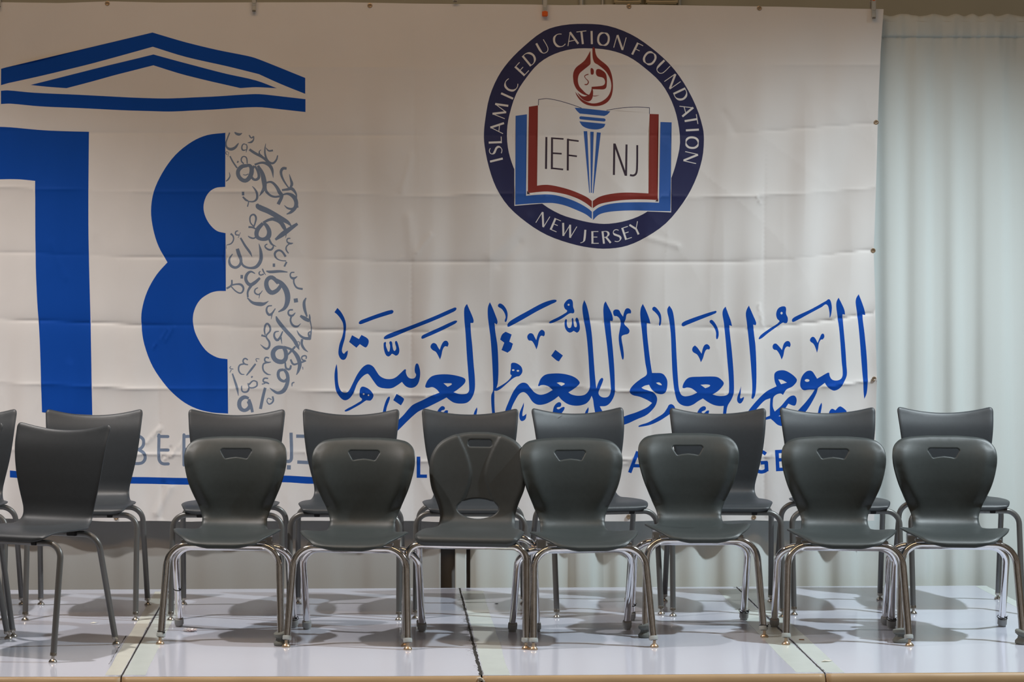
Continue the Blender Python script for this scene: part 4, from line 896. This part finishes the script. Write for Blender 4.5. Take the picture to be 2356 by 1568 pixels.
    n = len(P); A = Vt[Tt[:, 1]] - Vt[Tt[:, 0]]; B = Vt[Tt[:, 2]] - Vt[Tt[:, 0]]; T = Tt.copy()
    cw = (A[:, 0] * B[:, 1] - A[:, 1] * B[:, 0]) < 0; T[cw] = T[cw][:, ::-1]
    from collections import Counter
    ec = {}
    for t in T:
        for i in range(3):
            a_, b_ = int(t[i]), int(t[(i + 1) % 3])
            if (b_, a_) in ec: del ec[(b_, a_)]
            else: ec[(a_, b_)] = 1
    nrm = {}
    for a_, b_ in ec:
        d = Vt[b_] - Vt[a_]; o_ = np.array([d[1], -d[0]]); o_ /= np.linalg.norm(o_) + 1e-9
        for v in (a_, b_): nrm[v] = nrm.get(v, np.zeros(2)) + o_
    bi = {}; mids = []
    for v, o_ in nrm.items():
        o_ = o_ / (np.linalg.norm(o_) + 1e-9); bi[v] = 2 * n + len(mids)
        q = Vt[v] + o_ * thick * .45
        e = 1e-4; u = surf(np.array([Vt[v][0] + o_[0] * e]), np.array([Vt[v][1] + o_[1] * e]))[0] - P[v]; u /= np.linalg.norm(u) + 1e-12
        mids.append((P[v] + back[v]) / 2 + u * thick * .5)
    Vall = np.vstack([P, back, np.array(mids)])
    Fc = [tuple(int(i) for i in t) for t in T] + [tuple(int(i) + n for i in t[::-1]) for t in T]
    for a_, b_ in ec:
        Fc.append((b_, a_, bi[a_], bi[b_])); Fc.append((bi[b_], bi[a_], a_ + n, b_ + n))
    return from_data(name, Vall, Fc, m, parent)

def glide(parent, x, y, m='brass', r=.0175, top=.028):
    g = MB(); g.lathe([(r * .93, 0), (r, .003), (r * .96, .006), (r * .6, .0125), (.0065, .015), (.006, top)], (x, y, 0), 18)
    return g.obj('foot_glide', M[m], parent)
def ring_on(parent, name, c, ax, r, h, m, label=None, bulge=1.06):
    g = MB(); g.lathe([(r * .9, 0), (r * bulge, h * .12), (r * bulge, h * .8), (r * .98, h)], c, 16, ax)
    o = g.obj(name, M[m], parent)
    if label: o['label'] = label
    return o

def rrect(cx, cz, hw, hh, r, n=5):
    out = []
    for sx, sz, a0 in ((1, 1, 0), (-1, 1, 90), (-1, -1, 180), (1, -1, 270)):
        for k in range(n + 1):
            a = math.radians(a0 + 90 * k / n); out.append((cx + sx * (hw - r) + r * math.cos(a), cz + sz * (hh - r) + r * math.sin(a)))
    return out

def legs(root, r, fm, front, rear, kind):
    """front / rear: (foot half width, foot y, corner half width, corner y, rail z, bend radius)"""
    for which, (fw, fy, cw, cy, rz, br) in (('front', front), ('rear', rear)):
        for sx in (-1, 1):
            foot = Vector((sx * fw, fy, .026)); cor = Vector((sx * cw, cy, rz)); inn = Vector((sx * .05, cy, rz))
            m_ = fm if isinstance(fm, str) else fm[which]
            b = MB(); b.tube(fillet([foot, cor, inn], [br], 10), r, 16); leg = b.obj('leg', M[m_], root)
            leg['pos'] = which + ('_left' if sx < 0 else '_right')
            ax = (cor - foot).normalized()
            if kind == 'tall':
                ring_on(leg, 'foot_collar', foot - ax * .002, ax, r * 1.03, .013, 'nickel', 'bright metal collar')
                glide(leg, foot.x - ax.x * .03, foot.y - ax.y * .03, 'nickel', .0165)
            elif which == 'front':
                ring_on(leg, 'foot_cap', foot + ax * .002, ax, r * 1.12, .017, 'cap', 'pale grey rubber foot cap', 1.1)
                glide(leg, foot.x - ax.x * .03, foot.y - ax.y * .03)
            else:
                ring_on(leg, 'foot_cap', Vector((foot.x, foot.y, .010)), ax, r * 1.25, .028, 'rubber', 'grey rubber foot cap')
                g = MB(); g.lathe([(r * 1.05, 0), (r * 1.1, .004), (r * .8, .012)], (foot.x, foot.y, 0), 16); g.obj('foot_glide', M['rubber'], leg)
        m_ = fm if isinstance(fm, str) else fm[which]
        b = MB(); b.tube([(-.052, cy, rz), (.052, cy, rz)], r, 16, caps=False); b.obj('seat_rail', M[m_], root)

def chair_rounded():
    root = empty('school_chair')
    prof = [(-.224, .388, .0), (-.213, .404, .006), (-.175, .418, .018), (-.09, .422, .024), (.0, .420, .024), (.09, .421, .020), (.148, .429, .018), (.180, .452, .026), (.195, .492, .040), (.198, .560, .058), (.201, .630, .050), (.215, .710, .034), (.238, .770, .015), (.257, .803, .010)]
    widths = [('s', 0, .055), ('s', .006, .092), ('s', .014, .116), ('s', .028, .142), ('y', -.18, .163), ('y', -.15, .184), ('y', -.11, .203), ('y', -.06, .2165), ('y', -.02, .214), ('y', .02, .198), ('y', .06, .176), ('y', .10, .155), ('y', .14, .140),
              ('z', .452, .134), ('z', .478, .138), ('z', .51, .150), ('z', .56, .172), ('z', .61, .192), ('z', .66, .206), ('z', .70, .2125), ('z', .735, .2115), ('z', .757, .204), ('z', .773, .192), ('z', .785, .175), ('z', .793, .150), ('z', .798, .120), ('z', .803, .06)]
    hole = [(-.068, .742), (-.066, .747), (-.058, .753), (.058, .753), (.066, .747), (.068, .742), (.050, .712), (.044, .709), (.025, .713), (.0, .716), (-.025, .713), (-.044, .709), (-.050, .712)]
    def ex(x, y, z, q, S):      # a rolled bolster down each side of the back
        f = np.clip((z - .46) / .06, 0, 1) * np.clip((.79 - z) / .12, 0, 1)
        wz_ = np.interp(z, [.45, .5, .56, .61, .66, .70, .74, .80], [.134, .146, .172, .192, .206, .2125, .210, .17])
        t = (wz_ - np.abs(x)) / .045
        return f * (-.024) * np.exp(-((t - .10) / .55) ** 2)
    sh = make_shell('seat_shell', prof, widths, [hole], M['plastic'], root, extra=ex, pw=2.4)
    legs(root, .0148, {'front': 'bronze', 'rear': 'chrome'}, (.243, -.235, .226, -.150, .388, .085), (.243, .235, .240, .105, .352, .072), 'rounded')
    for sx in (-1, 1):
        br = MB(); br.box((sx * .15 - .022, -.165, .398), (sx * .15 + .022, -.128, .409), .002); br.obj('bracket', M['chrome'], root); br = MB(); br.box((sx * .15 - .02, .085, .360), (sx * .15 + .02, .125, .412), .003); br.obj('bracket', M['chrome'], root)
    return root
def chair_tall():
    root = empty('tall_chair')
    prof = [(-.225, .459, 0), (-.212, .475, .001), (-.17, .485, .004), (-.09, .483, .008), (.0, .477, .011), (.09, .476, .010), (.145, .482, .008), (.184, .502, .010), (.200, .540, .016), (.204, .60, .020), (.210, .69, .022), (.224, .78, .023), (.251, .852, .023)]
    widths = [('s', 0, .13), ('s', .006, .160), ('s', .016, .178), ('y', -.18, .192), ('y', -.12, .203), ('y', -.04, .208), ('y', .04, .206), ('y', .085, .198), ('y', .115, .184), ('y', .145, .170),
              ('z', .502, .160), ('z', .53, .160), ('z', .56, .166), ('z', .62, .181), ('z', .68, .194), ('z', .74, .203), ('z', .80, .210), ('z', .852, .2145)]
    te = [(1.0, .004), (.997, .010), (.985, .0165), (.965, .020), (.94, .0207)] + [(f, .0207 * (f / .92) ** 2.0 * (1 - .03 * (f > .9))) for f in np.linspace(.91, .0, 36)]
    make_shell('seat_shell', prof, widths, [], M['plastic_tall'], root, pw=2.0, top_edge=te, lip=.003)
    legs(root, .0122, 'paint', (.237, -.235, .236, -.175, .447, .058), (.240, .235, .228, .115, .453, .062), 'tall')
    for sx in (-1, 1):
        br = MB(); br.box((sx * .12 - .012, -.19, .437), (sx * .12 + .012, -.165, .466), .002); br.obj('bracket', M['black'], root); br = MB(); br.box((sx * .12 - .02, .09, .445), (sx * .12 + .02, .13, .468), .002); br.obj('bracket', M['black'], root)
    br = MB(); br.box((-.045, -.03, .444), (.045, .05, .470), .003)
    br.obj('glide_block', M['black'], root)
    return root
def chair_lumbar():
    root = empty('lumbar_hole_chair')
    prof = [(-.222, .404, .0), (-.218, .428, .0), (-.195, .440, .002), (-.12, .440, .006), (.0, .436, .010), (.09, .437, .010), (.15, .446, .010), (.182, .470, .012), (.198, .515, .018), (.208, .58, .022), (.220, .67, .022), (.236, .76, .014), (.252, .826, .006)]
    widths = [('s', 0, .165), ('s', .006, .185), ('s', .02, .197), ('s', .04, .204), ('y', -.17, .210), ('y', -.08, .212), ('y', .0, .210), ('y', .05, .200), ('y', .10, .176), ('y', .14, .160),
              ('z', .470, .154), ('z', .50, .157), ('z', .54, .170), ('z', .59, .190), ('z', .64, .199), ('z', .69, .201), ('z', .73, .194), ('z', .765, .176), ('z', .79, .151), ('z', .808, .118), ('z', .819, .083), ('z', .826, .035)]
    hole1 = rrect(.004, .781, .053, .0175, .014)
    hole2 = [(.0 + .090 * math.cos(a), .512 + .043 * math.sin(a)) for a in np.linspace(0, 2 * math.pi, 40, False)]
    def ex(x, y, z, q, S):
        bw = .031 + 1.12 * np.abs(z - .655) ** 1.6
        f = np.clip((z - .52) / .02, 0, 1)
        return f * -.006 / (1 + np.exp(-(bw - np.abs(x)) / .0018))
    make_shell('seat_shell', prof, widths, [hole1, hole2], M['plastic_loop'], root, extra=ex, thick=.009, lip=.008, pw=2.6, step=.006)
    legs(root, .0150, {'front': 'bronze', 'rear': 'chrome'}, (.242, -.225, .240, -.195, .402, .058), (.242, .235, .240, .13, .400, .06), 'rounded')
    for sx in (-1, 1):
        br = MB(); br.box((sx * .16 - .035, -.21, .405), (sx * .16 + .035, .14, .428), .004); br.obj('bracket', M['black'], root)
    return root

def foot_pos(px, py): return floor_at(px, py)
PROTO = {'rounded': chair_rounded(), 'tall': chair_tall(), 'lumbar': chair_lumbar()}
used = set()
def place(kind, X, D, deg, label, group):
    o = PROTO[kind] if kind not in used else copy_tree(PROTO[kind])
    if kind in used:
        pass
    used.add(kind)
    PLACED.append((o, (X, D, 0), math.radians(deg), label, group)); return o
PLACED = []
GR = 'rounded grey school chairs with a handle slot in the front row'; GT = 'tall-backed grey chairs in the rear row'
# X = middle of the four feet, D = distance; positive angle turns the chair's front to the left of the picture
rear = [
 (-1.865, 10.12, 0, 'rear-row tall grey chair cut by the left picture edge, behind the angled front chairs'),
 (-1.297, 10.11, 0, 'rear-row tall grey chair right behind the angled chair, under the big numeral 1'),
 (-.664, 10.11, -2, 'rear-row tall grey chair in front of the lower tip of the blue 8'),
 (-.154, 10.13, -3, 'rear-row tall grey chair at the left end of the calligraphy, a rounded chair before it'),
 (.388, 10.16, -2, 'rear-row tall grey chair directly behind the chair with the lumbar hole'),
 (.938, 10.24, 12, 'rear-row tall grey chair turned to the right, with a scratch on its top edge'),
 (1.512, 10.22, -3, 'rear-row tall grey chair right of the scratched turned one, left of letters GE'),
 (2.033, 10.27, 0, 'rear-row tall grey chair in front of the right end of the banner'),
 (2.570, 10.30, -2, 'rear-row tall grey chair at the far right, in front of the plain white drape')]
for X, D, a, lab in rear: place('tall', X, D, a, lab, GT)
front = [
 ('rounded', -.632, 9.455, 4, 'rounded grey chair standing on the cream taped seam, with a wrapper by its foot'),
 ('rounded', -.108, 9.362, 8, 'rounded grey chair left of the chair with the lumbar hole'),
 ('rounded', .81, 9.36, -7, 'rounded grey chair right of the chair with the lumbar hole'),
 ('rounded', 1.315, 9.65, -1, 'rounded grey chair set slightly back, hiding letters left of GE'),
 ('rounded', 1.878, 9.44, 4, 'rounded grey chair whose front leg stands on the right taped seam'),
 ('rounded', 2.352, 9.49, 5, 'rounded grey chair at the far right end of the front row')]
fr = [place(k, X, D, -a, lab, GR) for k, X, D, a, lab in front]
place('lumbar', .365, 9.37, -9, 'grey chair with an oval lumbar opening and a ribbed hourglass back, front row centre', None)
place('tall', -1.384, 9.095, -23, 'tall-backed grey chair angled to the left at the left end of the front row', 'angled tall chairs at the left of the front row')
place('tall', -1.84, 9.235, -23, 'tall-backed grey chair almost wholly outside the left picture edge, front row', 'angled tall chairs at the left of the front row')
for o, loc, rz, label, group in PLACED:
    o.location = loc; o.rotation_euler = (0, 0, rz); tag(o, label, 'chair', group)
sc_ = MB(); sc_.tube([(-.104, .2370, .826), (-.088, .2405, .836), (-.070, .2455, .846)], [.0007, .0014, .0006], 6)
so = sc_.obj('scratch', M['black'], PLACED[5][0]); so['label'] = 'dark scratch'
def leg_of(root, pos): return [c for c in children(root) if c.get('pos') == pos][0]
def tie(root, pos, z, rad=.0158):
    L = leg_of(root, pos); fx = .243 * (-1 if 'left' in pos else 1); fy, cx, cy, cz = (-.235, .226, -.15, .388) if 'front' in pos else (.235, .240, .105, .352)
    t = (z - .026) / (cz - .026); cx *= (-1 if 'left' in pos else 1)
    c = Vector((fx + (cx - fx) * t, fy + (cy - fy) * t, z)); ax = Vector((cx - fx, cy - fy, cz - .026)).normalized()
    b = MB(); q = Vector((0, 0, 1)).rotation_difference((ax + Vector((.12, .05, 0))).normalized())
    b.tube([c + q @ Vector((rad * math.cos(k / 20 * 6.2832), rad * math.sin(k / 20 * 6.2832), 0)) for k in range(21)], .0016, 6, caps=False)
    b.box((c.x + .010, c.y - .018, c.z - .003), (c.x + .017, c.y - .012, c.z + .004), .001); b.tube([c + Vector((.014, -.015, .002)), c + Vector((.020, -.018, .009))], .0012, 5)
    o = b.obj('cable_tie', M['black'], L); o['label'] = 'black cable tie'
def foam_foot(root, pos, seed):
    L = leg_of(root, pos); x = .243 * (-1 if 'left' in pos else 1); y = -.235 if 'front' in pos else .235; rr = random.Random(seed)
    b = MB(); prof = [(.027, 0), (.031, .004), (.031, .012), (.027, .017), (.021, .022), (.019, .032), (.024, .036), (.030, .040), (.031, .050), (.027, .054), (.016, .055)]
    V = []; Fc = []; n = 26
    for i, (r, z) in enumerate(prof):
        for k in range(n):
            a = 6.2832 * k / n; q = 1 + .05 * math.sin(3 * a + seed) + (.10 * math.sin(9 * a + seed * 3) if 3 < i < 7 else 0)
            V.append((x + r * q * math.cos(a), y + r * q * math.sin(a), max(0.0, z + .005 * math.sin(a + seed) * (z / .05))))
    for i in range(len(prof) - 1):
        for k in range(n): Fc.append((i * n + k, i * n + (k + 1) % n, (i + 1) * n + (k + 1) % n, (i + 1) * n + k))
    Fc.append(tuple(range(n - 1, -1, -1))); Fc.append(tuple((len(prof) - 1) * n + k for k in range(n)))
    b.add(V, Fc); o = b.obj('foam_foot', M['foam'], L); o['label'] = 'worn grey foam foot pad'
tie(fr[0], 'rear_left', .165); tie(fr[0], 'front_left', .047); tie(fr[0], 'rear_right', .042, .021); tie(fr[3], 'rear_left', .07); tie(fr[3], 'front_right', .046)
tie(fr[3], 'rear_right', .04, .021); tie(fr[5], 'rear_right', .04, .021); tie(fr[4], 'rear_right', .04, .021)
foam_foot(fr[0], 'front_right', 1); foam_foot(fr[3], 'front_left', 2); foam_foot(fr[5], 'front_left', 3); foam_foot(fr[5], 'front_right', 5)
for o in bpy.data.objects:
    if 'pos' in o: del o['pos']
